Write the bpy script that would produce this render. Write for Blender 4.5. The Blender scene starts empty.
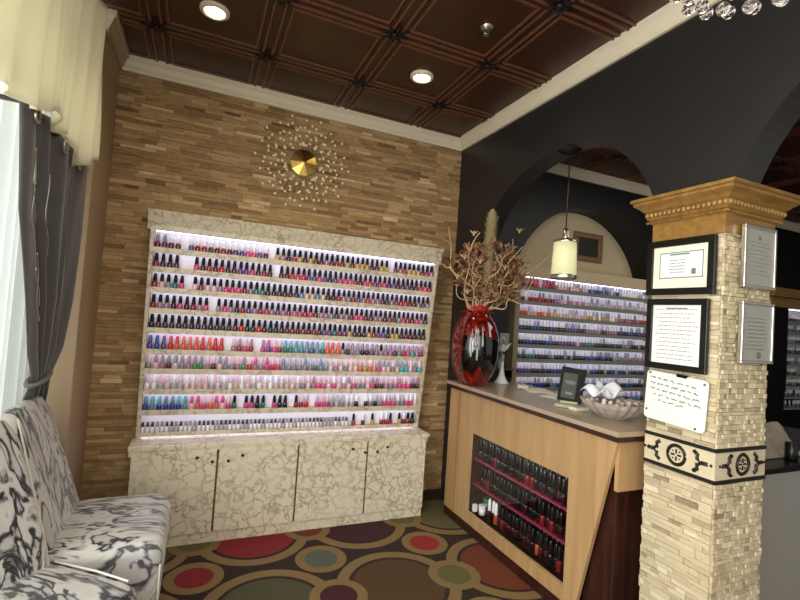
import bpy, math, random
from mathutils import Vector, Matrix
random.seed(7)
PI = math.pi
COL = bpy.context.scene.collection
ZO = 1.5          # everything is laid out with z measured from the lens height; the floor is 1.5 m below

# ------------------------------------------------------------------ mesh builder
class MB:
    def __init__(s): s.v = []; s.f = []; s.m = []; s.c = []; s.sm = []
    def add(s, vs, fs, mi=0, col=0.5, smooth=False):
        o = len(s.v); s.v += [tuple(p) for p in vs]
        for f in fs:
            s.f.append([i + o for i in f]); s.m.append(mi); s.c.append(col); s.sm.append(smooth)
        return s
    def box(s, x0, x1, y0, y1, z0, z1, mi=0, col=0.5):
        return s.add([(x0,y0,z0),(x1,y0,z0),(x1,y1,z0),(x0,y1,z0),(x0,y0,z1),(x1,y0,z1),(x1,y1,z1),(x0,y1,z1)],
                     [(3,2,1,0),(4,5,6,7),(0,1,5,4),(1,2,6,5),(2,3,7,6),(3,0,4,7)], mi, col)
    def rbox(s, x0, x1, y0, y1, z0, z1, r=0.01, mi=0):      # box with chamfered edges
        xs=(x0,x1); ys=(y0,y1); zs=(z0,z1); vs=[]; idx={}
        for i in (0,1):
            for j in (0,1):
                for k in (0,1):
                    sx,sy,sz=(1,-1)[i],(1,-1)[j],(1,-1)[k]
                    for a in range(3):
                        p=[xs[i]+sx*r, ys[j]+sy*r, zs[k]+sz*r]
                        p[a]=(xs[i],ys[j],zs[k])[a]
                        idx[(i,j,k,a)]=len(vs); vs.append(p)
        fs=[]
        for i in (0,1):
            q=[idx[(i,0,0,0)],idx[(i,1,0,0)],idx[(i,1,1,0)],idx[(i,0,1,0)]]; fs.append(q if i else q[::-1])
            q=[idx[(0,i,0,1)],idx[(1,i,0,1)],idx[(1,i,1,1)],idx[(0,i,1,1)]]; fs.append(q[::-1] if i else q)
            q=[idx[(0,0,i,2)],idx[(1,0,i,2)],idx[(1,1,i,2)],idx[(0,1,i,2)]]; fs.append(q if i else q[::-1])
        for i in (0,1):
            for j in (0,1):
                flip=(i!=j)
                q=[idx[(i,j,0,0)],idx[(i,j,1,0)],idx[(i,j,1,1)],idx[(i,j,0,1)]]; fs.append(q if not flip else q[::-1])
                q=[idx[(i,0,j,0)],idx[(i,1,j,0)],idx[(i,1,j,2)],idx[(i,0,j,2)]]; fs.append(q[::-1] if not flip else q)
                q=[idx[(0,i,j,1)],idx[(1,i,j,1)],idx[(1,i,j,2)],idx[(0,i,j,2)]]; fs.append(q if not flip else q[::-1])
                for k in (0,1):
                    t=[idx[(i,j,k,0)],idx[(i,j,k,1)],idx[(i,j,k,2)]]
                    if j==0 and False: pass
                    if i==0 and True:
                        if k==0: pass
                    fs.append(t if (i+j+k)%2 else t[::-1]) if True else None
                    if len(fs)>200: break
        return s.add(vs, fs, mi)
    def prism(s, poly, axis, a, b, mi=0, col=0.5):           # poly: 2D outline; axis = extrusion axis
        n=len(poly)
        def P(u,v,t): return {'x':(t,u,v),'y':(u,t,v),'z':(u,v,t)}[axis]
        vs=[P(u,v,a) for u,v in poly]+[P(u,v,b) for u,v in poly]
        fs=[list(range(n))[::-1], [n+i for i in range(n)]]+[(i,(i+1)%n,n+(i+1)%n,n+i) for i in range(n)]
        return s.add(vs, fs, mi, col)
    def lathe(s, prof, seg=16, c=(0,0,0), mi=0, smooth=True, M=None, cap=True):
        vs=[]; fs=[]; k=len(prof)
        for i in range(seg):
            a=2*PI*i/seg
            for r,z in prof: vs.append((c[0]+r*math.cos(a), c[1]+r*math.sin(a), c[2]+z))
        if M is not None: vs=[tuple(M @ Vector(p)) for p in vs]
        for i in range(seg):
            j=(i+1)%seg
            for q in range(k-1): fs.append((i*k+q, j*k+q, j*k+q+1, i*k+q+1))
        s.add(vs, fs, mi, smooth=smooth)
        if cap:
            o=len(s.v)-len(vs)
            for q,rev in ((0,True),(k-1,False)):
                if prof[q][0]>1e-5:
                    ring=[o+i*k+q for i in range(seg)]
                    s.f.append(ring[::-1] if rev else ring); s.m.append(mi); s.c.append(.5); s.sm.append(False)
        return s
    def ball(s, c, r, seg=10, rings=6, mi=0, sz=1):
        prof=[(max(1e-6,r*math.sin(PI*i/rings)), -r*sz*math.cos(PI*i/rings)) for i in range(rings+1)]
        return s.lathe(prof, seg, c, mi, cap=False)
    def tube(s, path, r, seg=6, mi=0, closed=False):
        path=[Vector(p) for p in path]; n=len(path); vs=[]; fs=[]
        rr=r if isinstance(r,(list,tuple)) else [r]*n
        up=Vector((0,0,1))
        for i,p in enumerate(path):
            a=path[i-1] if (i or closed) else p; b=path[(i+1)%n] if (i<n-1 or closed) else p
            t=(b-a).normalized() if (b-a).length>1e-9 else Vector((0,0,1))
            u=t.cross(up)
            if u.length<0.05: u=t.cross(Vector((0,1,0)))
            u.normalize(); w=u.cross(t)
            for k in range(seg):
                an=2*PI*k/seg; vs.append(p+rr[i]*(math.cos(an)*u+math.sin(an)*w))
        for i in range(n if closed else n-1):
            j=(i+1)%n
            for k in range(seg):
                l=(k+1)%seg; fs.append((i*seg+k, i*seg+l, j*seg+l, j*seg+k))
        if not closed: fs += [list(range(seg))[::-1], [(n-1)*seg+k for k in range(seg)]]
        return s.add(vs, fs, mi, smooth=True)
    def loft(s, rings, mi=0, cap=True, smooth=True):         # rings: lists of equal length
        n=len(rings[0]); vs=[p for r in rings for p in r]; fs=[]
        for i in range(len(rings)-1):
            for k in range(n):
                l=(k+1)%n; fs.append((i*n+k, i*n+l, (i+1)*n+l, (i+1)*n+k))
        if cap: fs += [list(range(n))[::-1], [(len(rings)-1)*n+k for k in range(n)]]
        return s.add(vs, fs, mi, smooth=smooth)
    def grid(s, fn, nu, nv, mi=0, smooth=True):
        vs=[fn(i/nu, j/nv) for i in range(nu+1) for j in range(nv+1)]
        fs=[(i*(nv+1)+j, (i+1)*(nv+1)+j, (i+1)*(nv+1)+j+1, i*(nv+1)+j+1) for i in range(nu) for j in range(nv)]
        return s.add(vs, fs, mi, smooth=smooth)
    def xf(s, M):
        s.v=[tuple(M @ Vector(p)) for p in s.v]; return s
    def mesh(s, name, mats, off=(0,0,0)):
        me=bpy.data.meshes.new(name)
        me.from_pydata([(p[0]-off[0],p[1]-off[1],p[2]-off[2]) for p in s.v], [], s.f)
        for m in (mats if isinstance(mats,(list,tuple)) else [mats]): me.materials.append(m)
        me.polygons.foreach_set('material_index', s.m)
        me.polygons.foreach_set('use_smooth', s.sm)
        at=me.attributes.new('tone','FLOAT','FACE'); at.data.foreach_set('value', s.c)
        me.update(); return me

def bbase(mb):
    xs=[p[0] for p in mb.v]; ys=[p[1] for p in mb.v]; zs=[p[2] for p in mb.v]
    return ((min(xs)+max(xs))/2,(min(ys)+max(ys))/2,min(zs))
def mods(o, bevel=0, solid=0, sub=0):
    if solid: m=o.modifiers.new('s','SOLIDIFY'); m.thickness=solid; m.offset=0
    if bevel: m=o.modifiers.new('b','BEVEL'); m.width=bevel; m.segments=2; m.limit_method='ANGLE'
    if sub: m=o.modifiers.new('u','SUBSURF'); m.levels=sub; m.render_levels=sub
    return o
def solo(name, mb, mats, label=None, cat=None, group=None, kind=None, base=None, **k):
    b=base or bbase(mb); o=bpy.data.objects.new(name, mb.mesh(name,mats,b)); COL.objects.link(o)
    o.location=(b[0],b[1],b[2]+ZO)
    if label: o['label']=label
    if cat: o['category']=cat
    if group: o['group']=group
    if kind: o['kind']=kind
    return mods(o, **k)
def struct(name, mb, mats, **k): return solo(name, mb, mats, kind='structure', **k)
def thing(name, label, cat, loc, rz=0, group=None):
    o=bpy.data.objects.new(name,None); COL.objects.link(o); o.empty_display_size=.05
    o.location=(loc[0],loc[1],loc[2]+ZO); o.rotation_euler=(0,0,rz); o['label']=label; o['category']=cat
    if group: o['group']=group
    o['_l']=list(loc); return o
def part(name, mb, mats, root, world=True, label=None, sub=None, bevel=0, solid=0, subd=0, kind=None):
    """world=True: mb is in layout coordinates; else in the thing's own coordinates. root may be a part (sub-part)."""
    top=root if root.parent is None else root.parent
    off=tuple(top['_l']) if world else (0,0,0)
    o=bpy.data.objects.new(name, mb.mesh(name,mats,off)); COL.objects.link(o); o.parent=root
    if label: o['label']=label
    if kind: o['kind']=kind
    return mods(o,bevel=bevel,solid=solid,sub=subd)
def dup(root, loc, rz=0, label=None, group=None):
    r=root.copy(); COL.objects.link(r); r.location=(loc[0],loc[1],loc[2]+ZO); r.rotation_euler=(0,0,rz)
    if label: r['label']=label
    if group: r['group']=group
    for ch in list(root.children):
        c=ch.copy(); COL.objects.link(c); c.parent=r
        for g in list(ch.children):
            d=g.copy(); COL.objects.link(d); d.parent=c
    return r

# ------------------------------------------------------------------ materials
def lin(h):
    h=h.lstrip('#'); return tuple(((int(h[i:i+2],16)/255)**2.2) for i in (0,2,4))+(1,)
def newmat(name):
    m=bpy.data.materials.new(name); m.use_nodes=True; nt=m.node_tree
    return m, nt, nt.nodes['Principled BSDF']
def S(b,k,v):
    if k in b.inputs: b.inputs[k].default_value=v
def plain(name, col, rough=.5, metal=0, noise=0, nscale=20, bump=0, spec=.5, coat=0, **kw):
    m,nt,b=newmat(name); c=lin(col) if isinstance(col,str) else col
    S(b,'Base Color',c); S(b,'Roughness',rough); S(b,'Metallic',metal); S(b,'Specular IOR Level',spec); S(b,'Coat Weight',coat)
    if noise or bump:
        tc=nt.nodes.new('ShaderNodeTexCoord'); n=nt.nodes.new('ShaderNodeTexNoise'); n.inputs['Scale'].default_value=nscale
        n.inputs['Detail'].default_value=5; nt.links.new(tc.outputs['Object'],n.inputs['Vector'])
        if noise:
            mx=nt.nodes.new('ShaderNodeMix'); mx.data_type='RGBA'
            mx.inputs['A'].default_value=tuple(x*(1-noise) for x in c[:3])+(1,); mx.inputs['B'].default_value=tuple(min(1,x*(1+noise)) for x in c[:3])+(1,)
            nt.links.new(n.outputs['Fac'],mx.inputs['Factor']); nt.links.new(mx.outputs['Result'],b.inputs['Base Color'])
        if bump:
            bp=nt.nodes.new('ShaderNodeBump'); bp.inputs['Strength'].default_value=bump; bp.inputs['Distance'].default_value=.01
            nt.links.new(n.outputs['Fac'],bp.inputs['Height']); nt.links.new(bp.outputs['Normal'],b.inputs['Normal'])
    return m
def ramp(nt, src, stops, interp='LINEAR'):
    r=nt.nodes.new('ShaderNodeValToRGB'); r.color_ramp.interpolation=interp; e=r.color_ramp.elements
    while len(e)>1: e.remove(e[0])
    e[0].position=stops[0][0]; e[0].color=lin(stops[0][1])
    for p,c in stops[1:]: x=e.new(p); x.color=lin(c)
    nt.links.new(src,r.inputs['Fac']); return r.outputs['Color']
def stone(name, stops, nscale, rough=.75):
    m,nt,b=newmat(name); at=nt.nodes.new('ShaderNodeAttribute'); at.attribute_name='tone'
    tc=nt.nodes.new('ShaderNodeTexCoord'); n=nt.nodes.new('ShaderNodeTexNoise'); n.inputs['Scale'].default_value=nscale; n.inputs['Detail'].default_value=6
    mp=nt.nodes.new('ShaderNodeMapping'); mp.inputs['Scale'].default_value=(1,1,3)
    nt.links.new(tc.outputs['Object'],mp.inputs['Vector']); nt.links.new(mp.outputs['Vector'],n.inputs['Vector'])
    a=nt.nodes.new('ShaderNodeMath'); a.operation='MULTIPLY_ADD'; a.inputs[1].default_value=.5; nt.links.new(n.outputs['Fac'],a.inputs[0])
    a2=nt.nodes.new('ShaderNodeMath'); a2.operation='SUBTRACT'; a2.inputs[1].default_value=.25; nt.links.new(at.outputs['Fac'],a2.inputs[0]); nt.links.new(a2.outputs[0],a.inputs[2])
    nt.links.new(ramp(nt,a.outputs[0],stops),b.inputs['Base Color']); S(b,'Roughness',rough)
    bp=nt.nodes.new('ShaderNodeBump'); bp.inputs['Strength'].default_value=.5; bp.inputs['Distance'].default_value=.006
    nt.links.new(n.outputs['Fac'],bp.inputs['Height']); nt.links.new(bp.outputs['Normal'],b.inputs['Normal'])
    return m
def marble(name, base, vein, vein2, scale=9, w=.05):
    m,nt,b=newmat(name); tc=nt.nodes.new('ShaderNodeTexCoord')
    n=nt.nodes.new('ShaderNodeTexNoise'); n.inputs['Scale'].default_value=scale*.8; n.inputs['Detail'].default_value=4
    nt.links.new(tc.outputs['Object'],n.inputs['Vector'])
    add=nt.nodes.new('ShaderNodeMix'); add.data_type='VECTOR'; add.inputs['Factor'].default_value=.17
    nt.links.new(tc.outputs['Object'],add.inputs['A']); nt.links.new(n.outputs['Color'],add.inputs['B'])
    v=nt.nodes.new('ShaderNodeTexVoronoi'); v.feature='DISTANCE_TO_EDGE'; v.inputs['Scale'].default_value=scale
    nt.links.new(add.outputs['Result'],v.inputs['Vector'])
    c=ramp(nt,v.outputs['Distance'],[(0,vein),(w*.5,vein2),(w*1.6,base),(1,base)])
    n2=nt.nodes.new('ShaderNodeTexNoise'); n2.inputs['Scale'].default_value=5; nt.links.new(tc.outputs['Object'],n2.inputs['Vector'])
    mx=nt.nodes.new('ShaderNodeMix'); mx.data_type='RGBA'; mx.blend_type='MIX'
    f=nt.nodes.new('ShaderNodeMapRange'); f.inputs['From Min'].default_value=.45; f.inputs['From Max'].default_value=.62; f.inputs['To Max'].default_value=.6
    nt.links.new(n2.outputs['Fac'],f.inputs['Value']); nt.links.new(f.outputs['Result'],mx.inputs['Factor'])
    nt.links.new(c,mx.inputs['A']); mx.inputs['B'].default_value=lin(base); nt.links.new(mx.outputs['Result'],b.inputs['Base Color'])
    S(b,'Roughness',.38); return m
def wood(name, c1, c2, scale=(14,14,1.2), rough=.4, coat=0):
    m,nt,b=newmat(name); tc=nt.nodes.new('ShaderNodeTexCoord'); mp=nt.nodes.new('ShaderNodeMapping'); mp.inputs['Scale'].default_value=scale
    n=nt.nodes.new('ShaderNodeTexNoise'); n.inputs['Scale'].default_value=2.2; n.inputs['Detail'].default_value=7; n.inputs['Distortion'].default_value=.6
    nt.links.new(tc.outputs['Object'],mp.inputs['Vector']); nt.links.new(mp.outputs['Vector'],n.inputs['Vector'])
    nt.links.new(ramp(nt,n.outputs['Fac'],[(.3,c1),(.7,c2)]),b.inputs['Base Color']); S(b,'Roughness',rough); S(b,'Coat Weight',coat); return m
def emit(name,col,st):
    m,nt,b=newmat(name); S(b,'Base Color',(0,0,0,1)); S(b,'Emission Color',lin(col)); S(b,'Emission Strength',st); return m
def clearglass(name, tint=(1,1,1,1), gl=.12):
    m,nt,b=newmat(name); o=nt.nodes['Material Output']; t=nt.nodes.new('ShaderNodeBsdfTransparent'); t.inputs['Color'].default_value=tint
    g=nt.nodes.new('ShaderNodeBsdfGlossy'); g.inputs['Roughness'].default_value=.03
    fr=nt.nodes.new('ShaderNodeFresnel'); fr.inputs['IOR'].default_value=1.45
    mx=nt.nodes.new('ShaderNodeMixShader'); ge=nt.nodes.new('ShaderNodeNewGeometry'); iv=nt.nodes.new('ShaderNodeMath'); iv.operation='SUBTRACT'; iv.inputs[0].default_value=1; nt.links.new(ge.outputs['Backfacing'],iv.inputs[1])
    mu=nt.nodes.new('ShaderNodeMath'); mu.operation='MULTIPLY'; nt.links.new(fr.outputs[0],mu.inputs[0]); nt.links.new(iv.outputs[0],mu.inputs[1]); nt.links.new(mu.outputs[0],mx.inputs[0]); nt.links.new(t.outputs[0],mx.inputs[1]); nt.links.new(g.outputs[0],mx.inputs[2])
    nt.links.new(mx.outputs[0],o.inputs['Surface']); return m
def sheer(name,col,tr=.25,transl=.7):
    m,nt,b=newmat(name); o=nt.nodes['Material Output']
    d=nt.nodes.new('ShaderNodeBsdfDiffuse'); d.inputs['Color'].default_value=lin(col)
    t=nt.nodes.new('ShaderNodeBsdfTranslucent'); t.inputs['Color'].default_value=lin(col)
    p=nt.nodes.new('ShaderNodeBsdfTransparent')
    m1=nt.nodes.new('ShaderNodeMixShader'); m1.inputs[0].default_value=transl; nt.links.new(d.outputs[0],m1.inputs[1]); nt.links.new(t.outputs[0],m1.inputs[2])
    m2=nt.nodes.new('ShaderNodeMixShader'); m2.inputs[0].default_value=tr; nt.links.new(m1.outputs[0],m2.inputs[1]); nt.links.new(p.outputs[0],m2.inputs[2])
    nt.links.new(m2.outputs[0],o.inputs['Surface']); return m

M_stone=stone('ledger_stone',[(0,'#644c30'),(.3,'#886a46'),(.6,'#a5865b'),(.85,'#bb9d72'),(1,'#ccb48a')],22)
M_trav=stone('travertine_strips',[(0,'#85765b'),(.25,'#ad9d7e'),(.6,'#c6b895'),(1,'#d8cdb2')],55)
M_grout=plain('grout','#4a3a26',.9)
M_grout2=plain('cream_grout','#a89572',.9)
M_marb=marble('cream_marble_laminate','#d6ccb4','#9f927a','#b9ad94',15,.085)
M_marbr=marble('rack_marble_laminate','#c9bea6','#95876f','#ada086',15,.08)
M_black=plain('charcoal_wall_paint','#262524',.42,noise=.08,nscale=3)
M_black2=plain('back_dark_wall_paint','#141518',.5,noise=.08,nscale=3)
M_beige=plain('taupe_wall_paint','#c6b593',.7,noise=.05,nscale=4)
M_pil=plain('tan_wall_paint','#a58e71',.6,noise=.04,nscale=3)
M_crown=plain('ivory_crown_paint','#d3c8ae',.45)
M_wood=wood('light_maple_laminate','#a07f56','#b39267',(10,10,.9),.4)
M_woodd=wood('mid_maple_groove','#96683d','#a87a4a',(10,10,.9),.4)
M_mahog=wood('dark_mahogany','#2c1814','#402720',(8,8,1),.3)
M_oak=wood('golden_oak','#76562c','#967340',(3,14,14),.35,.3)
M_top=plain('counter_laminate','#a08f78',.25,noise=.2,nscale=60)
M_blk=plain('black_plastic','#0d0d0f',.3)
M_blkm=plain('black_satin_frame','#15140f',.35)
M_white=plain('white_acrylic','#f0eef4',.35)
M_paper=plain('paper','#e4e3da',.8)
M_papg=plain('pale_grey_paper','#96968d',.6)
M_mat=plain('ivory_mat_board','#dfe2c8',.8)
M_ink=plain('grey_ink','#6e6e6c',.8); M_inkb=plain('black_ink','#1c1c20',.7); M_green=plain('green_print','#4e7358',.7)
M_silv=plain('brushed_silver','#cfccc2',.3,metal=1)
M_gold=plain('brass','#c9a659',.22,metal=1)
M_bead=plain('champagne_bead','#f4e6b8',.2,spec=.8)
M_glass=clearglass('clear_glass')
M_crys=bpy.data.materials.new('crystal'); M_crys.use_nodes=True
_b=M_crys.node_tree.nodes['Principled BSDF']; S(_b,'Base Color',(1,.98,.95,1)); S(_b,'Roughness',.02); S(_b,'Transmission Weight',1.0); S(_b,'IOR',1.5)
M_led=emit('cool_led','#dcd6ff',7.5)
M_lamp=emit('warm_lamp','#fff2d8',14.0)
M_pink=plain('pink_shelf','#8c3049',.4)

# ------------------------------------------------------------------ camera
cam=bpy.data.cameras.new('camera'); co=bpy.data.objects.new('camera',cam); COL.objects.link(co)
r=Vector((0.9134866,-0.4012970,0.0671035)); u=Vector((-0.0766125,-0.0076755,0.9970314)); f=Vector((0.3995907,0.9159158,0.0377558))
co.matrix_world=Matrix(((r.x,u.x,-f.x,0),(r.y,u.y,-f.y,0),(r.z,u.z,-f.z,ZO),(0,0,0,1)))
cam.sensor_width=36; cam.lens=456.545/800*36; cam.clip_start=.02; cam.clip_end=60
bpy.context.scene.camera=co

# ------------------------------------------------------------------ floor: carpet of circles
FL=-1.5; CE=1.572; YW=3.42
cb=plain('carpet_base','#2b1a11',.95,noise=.5,nscale=90); cring=plain('carpet_tan','#75603b',.95,noise=.3,nscale=120)
cdk=plain('carpet_dark_line','#2c1a0e',.95,noise=.3,nscale=120)
cf=[plain('carpet_fill',c,.95,noise=.3,nscale=120) for c in ('#731820','#45432c','#4a3419','#3a131b','#622e14','#84241a','#57532f','#4c5446','#6b5626')]
RED,GRN,BRN,BUR,RST,ORG,OLV,GRY,GLD=range(9)
fm=MB(); fm.box(-1.3,8.3,-1.6,3.62,FL-.05,FL)
def disc(cx,cy,ro,z,mi,ri=0,n=40,ex=1.0):
    vs=[(cx+ro*math.cos(2*PI*i/n),cy+ro*ex*math.sin(2*PI*i/n),z) for i in range(n)]
    if ri:
        vs+=[(cx+ri*math.cos(2*PI*i/n),cy+ri*ex*math.sin(2*PI*i/n),z) for i in range(n)]
        fm.add(vs,[(i,(i+1)%n,n+(i+1)%n,n+i) for i in range(n)],mi)
    else: fm.add(vs,[list(range(n))],mi)
vis_small={(0,0):RED,(1,0):GRY,(2,0):ORG,(0,1):OLV,(1,1):RST,(2,1):OLV,(0,-1):BUR,(1,-1):BUR,(2,-1):OLV,(3,0):GLD}
vis_large={(0,0):GRN,(1,0):BRN,(2,0):RST,(0,1):RED,(1,1):BUR,(2,1):OLV}
rnd=random.Random(3)
for i in range(-2,12):
    for j in range(-6,2):
        x=.4375+.708*i; y=2.37+.77*j
        if x<8 and y<3.55:
            c=vis_large.get((i,j),rnd.choice((RED,GRN,BRN,RST,BUR)))
            disc(x,y,.352,FL+.0008,1,.285); disc(x,y,.285,FL+.0012,2,.262); disc(x,y,.262,FL+.0014,3+c)
for i in range(-2,12):
    for j in range(-11,3):
        x=.085+.708*i; y=2.755+.39*j
        if x<8 and y<3.4:
            c=vis_small.get((i,j),rnd.choice((RED,GRY,ORG,OLV,BUR)))
            disc(x,y,.155,FL+.0022,1,.1); disc(x,y,.1,FL+.0024,3+c)
struct('floor',fm,[cb,cring,cdk]+cf,base=(0,0,FL))

# ------------------------------------------------------------------ ceiling: pressed tin tiles
M_tin=plain('brown_tin','#3d2319',.38,noise=.35,nscale=7,spec=.6); M_tin2=plain('brown_tin_ridge','#64412f',.34,spec=.7); M_tin3=plain('dark_iron_rosette','#16100e',.4)
cm=MB(); T=.612; x0=.263-2*T; y0=2.933
cm.box(-1.3,8.3,-1.6,3.62,CE,CE+.04)
def fr(a,b,c,d,w,z,mi):
    for q in ((a,b,c,c+w),(a,b,d-w,d),(a,a+w,c+w,d-w),(b-w,b,c+w,d-w)): cm.box(q[0],q[1],q[2],q[3],z,CE,mi)
for i in range(0,14):
    for j in range(-1,8):
        a=x0+T*i-T; b=a+T; d=y0-T*j; c=d-T
        d=min(d,YW-.005)
        if d-c<.12: continue
        fr(a+.022,b-.022,c+.022,d-.022,.012,CE-.011,1)
        fr(a+.042,b-.042,c+.042,d-.042,.008,CE-.006,0)
        fr(a+.062,b-.062,c+.062,d-.062,.012,CE-.010,1)
for i in range(0,15):
    for j in range(0,8):
        x=x0+T*i-T; y=y0-T*j
        for k in range(8):
            an=k*PI/4; L=.095 if k%2==0 else .08
            p=Vector((math.cos(an),math.sin(an),0)); q=Vector((-p.y,p.x,0)); o=Vector((x,y,CE-.012)); t=Vector((x,y,CE-.02))
            cm.add([o+p*.01,o+p*L*.55+q*.017,o+p*L,o+p*L*.55-q*.017,t+p*L*.5],[(0,4,1),(1,4,2),(2,4,3),(3,4,0)],2)
        cm.lathe([(.02,CE-.012),(.018,CE-.02),(.008,CE-.026),(1e-5,CE-.027)],8,(x,y,0),2)
struct('ceiling',cm,[M_tin,M_tin2,M_tin3],base=(0,0,CE))

# ------------------------------------------------------------------ walls
def bricks(mb, u0,u1,z0,z1,h,l0,l1,place,pmin,pmax,rnd):
    z=z0
    while z<z1-.004:
        hh=min(h*rnd.uniform(.75,1.25),z1-z); uu=u0-rnd.uniform(0,l0)
        while uu<u1:
            L=rnd.uniform(l0,l1); a=max(u0,uu); b=min(u1,uu+L-.0015); p=rnd.uniform(pmin,pmax)
            if b-a>.004: place(mb,a,b,z,z+hh-.0015,p,min(1,max(0,rnd.gauss(.5,.18))))
            uu+=L
        z+=hh
wm=MB(); wm.box(-.62,1.98,YW+.001,YW+.12,FL,CE,1)
rnd=random.Random(11)
bricks(wm,-.59,1.98,FL,CE,.025,.07,.22,lambda m,a,b,c,d,p,t:m.box(a,b,YW-p,YW+.002,c,d,0,t),.001,.010,rnd)
struct('wall_back',wm,[M_stone,M_grout])
# black partition wall with two arched openings
def arcpts(cy,cz,ry0,ry1,rz,n=28):  # from low y to high y over the top
    out=[]
    for i in range(n+1):
        a=PI-PI*i/n; ry=ry0 if math.cos(a)<0 else ry1
        out.append((cy+ry*math.cos(a),cz+rz*math.sin(a)))
    return out
XB0,XB1=1.98,2.13
poly=[(YW,CE),(-1.6,CE),(-1.6,FL),(-.4,FL)]
poly+=[p for p in arcpts(.4,.4,.8,.8,.8,60) if p[0]<.4 or p[1]>.53]
poly+=[p for p in arcpts(2.2,.4,.71,.88,.72,60) if p[0]>2.2 or p[1]>.53]
poly+=[(3.08,FL),(YW,FL)]
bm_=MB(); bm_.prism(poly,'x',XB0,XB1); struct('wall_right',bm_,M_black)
# dark wall beyond with arched niche
def arc2(cx,cz,r,n=32): return [(cx-r*math.cos(PI*i/n),cz+r*math.sin(PI*i/n)) for i in range(n+1)]
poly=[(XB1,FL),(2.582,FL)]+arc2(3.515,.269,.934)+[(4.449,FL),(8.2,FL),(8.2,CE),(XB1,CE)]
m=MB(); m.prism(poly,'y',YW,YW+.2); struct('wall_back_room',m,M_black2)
m=MB(); m.box(2.4,4.7,YW+.2,YW+.25,FL,1.3); struct('wall_niche',m,M_beige)
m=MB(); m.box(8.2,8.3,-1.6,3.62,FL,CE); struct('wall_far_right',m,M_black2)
# left side: tan return, pier and window wall
m=MB(); m.prism([(-1.12,2.95),(-.59,2.95),(-.59,YW),(-1.12,YW)],'z',FL,CE); struct('wall_left_pier',m,M_pil,bevel=.006)
m=MB(); X0,X1=-1.22,-1.12
m.box(X0,X1,-1.6,2.95,FL,-1.0); m.box(X0,X1,-1.6,2.95,1.2,CE); m.box(X0,X1,2.75,2.95,-1.0,1.2); m.box(X0,X1,-1.6,-.9,-1.0,1.2)
struct('wall_left',m,M_pil)
m=MB()
for y in (-.9,.32,1.54,2.72): m.box(X0+.01,X1-.01,y,y+.04 if y<2.7 else 2.75,-1.0,1.2)
m.box(X0+.01,X1-.01,-.9,2.75,-1.0,-.95); m.box(X0+.01,X1-.01,-.9,2.75,1.15,1.2)
m.box(X0+.045,X0+.05,-.88,2.73,-.96,1.16,1)
struct('window_1',m,[M_crown,M_glass])
# crowns and baseboards
def crown(mb, along, c, a, b, s):      # s: direction the crown projects
    P=[(0,0),(0,-.098),(.016,-.098),(.018,-.082),(.03,-.066),(.042,-.04),(.055,-.028),(.058,0)]
    P=[(c+s*p, CE-.0+q) for p,q in P]
    mb.prism(P,'x' if along=='x' else 'y',a,b)
m=MB(); crown(m,'x',YW,-.59,1.98,-1); struct('trim_1',m,M_crown)
m=MB(); crown(m,'y',1.98,-1.6,YW,-1); struct('trim_2',m,M_crown)
m=MB(); P=[(0,-.098),(.016,-.098),(.018,-.082),(.03,-.066),(.042,-.04),(.055,-.028),(.058,0),(0,0)]
m.loft([[(-1.12,2.95-p,CE+q) for p,q in P],[(-.59+p,2.95-p,CE+q) for p,q in P],[(-.59+p,YW-.001,CE+q) for p,q in P]],smooth=False); struct('trim_3',m,plain('tan_crown_paint','#a8967a',.5))
m=MB(); crown(m,'x',YW,2.13,8.2,-1); struct('trim_4',m,M_crown)
M_bb=plain('brown_baseboard','#34261a',.4)
m=MB(); m.box(-.59,1.98,YW-.032,YW-.015,FL,-1.415); struct('baseboard_back',m,M_bb,bevel=.003)

# ------------------------------------------------------------------ column
t=thing('stone_column','cream stacked stone column with carved wooden capital and patterned band','column',(2.155,1.365,FL))
m=MB(); cx0,cx1,cy0,cy1=1.99,2.32,1.21,1.52
m.box(cx0+.004,cx1-.004,cy0+.004,cy1-.004,FL,.45,1)
rnd=random.Random(5)
zr=[(FL,-.602),(-.452,.45)]
for z0_,z1_ in zr:
    bricks(m,cy0,cy1,z0_,z1_,.021,.035,.12,lambda m,a,b,c,d,p,tt:m.box(cx0-p,cx0+.004,a,b,c,d,0,tt),.002,.011,rnd)
    bricks(m,cx0,cx1,z0_,z1_,.019,.012,.05,lambda m,a,b,c,d,p,tt:m.box(a,b,cy0-p,cy0+.004,c,d,0,tt),.002,.012,rnd)
    bricks(m,cx0,cx1,z0_,z1_,.021,.035,.12,lambda m,a,b,c,d,p,tt:m.box(a,b,cy1-.004,cy1+p,c,d,0,tt),.002,.012,rnd)
    bricks(m,cy0,cy1,z0_,z1_,.021,.035,.12,lambda m,a,b,c,d,p,tt:m.box(cx1-.004,cx1+p,a,b,c,d,0,tt),.002,.012,rnd)
part('shaft',m,[M_trav,M_grout2],t)
m=MB(); m.box(1.983,2.328,1.203,1.527,-.602,-.452); bd=part('band_tile',m,plain('cream_tile','#cbbd9c',.4,noise=.15,nscale=25),t)
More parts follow.
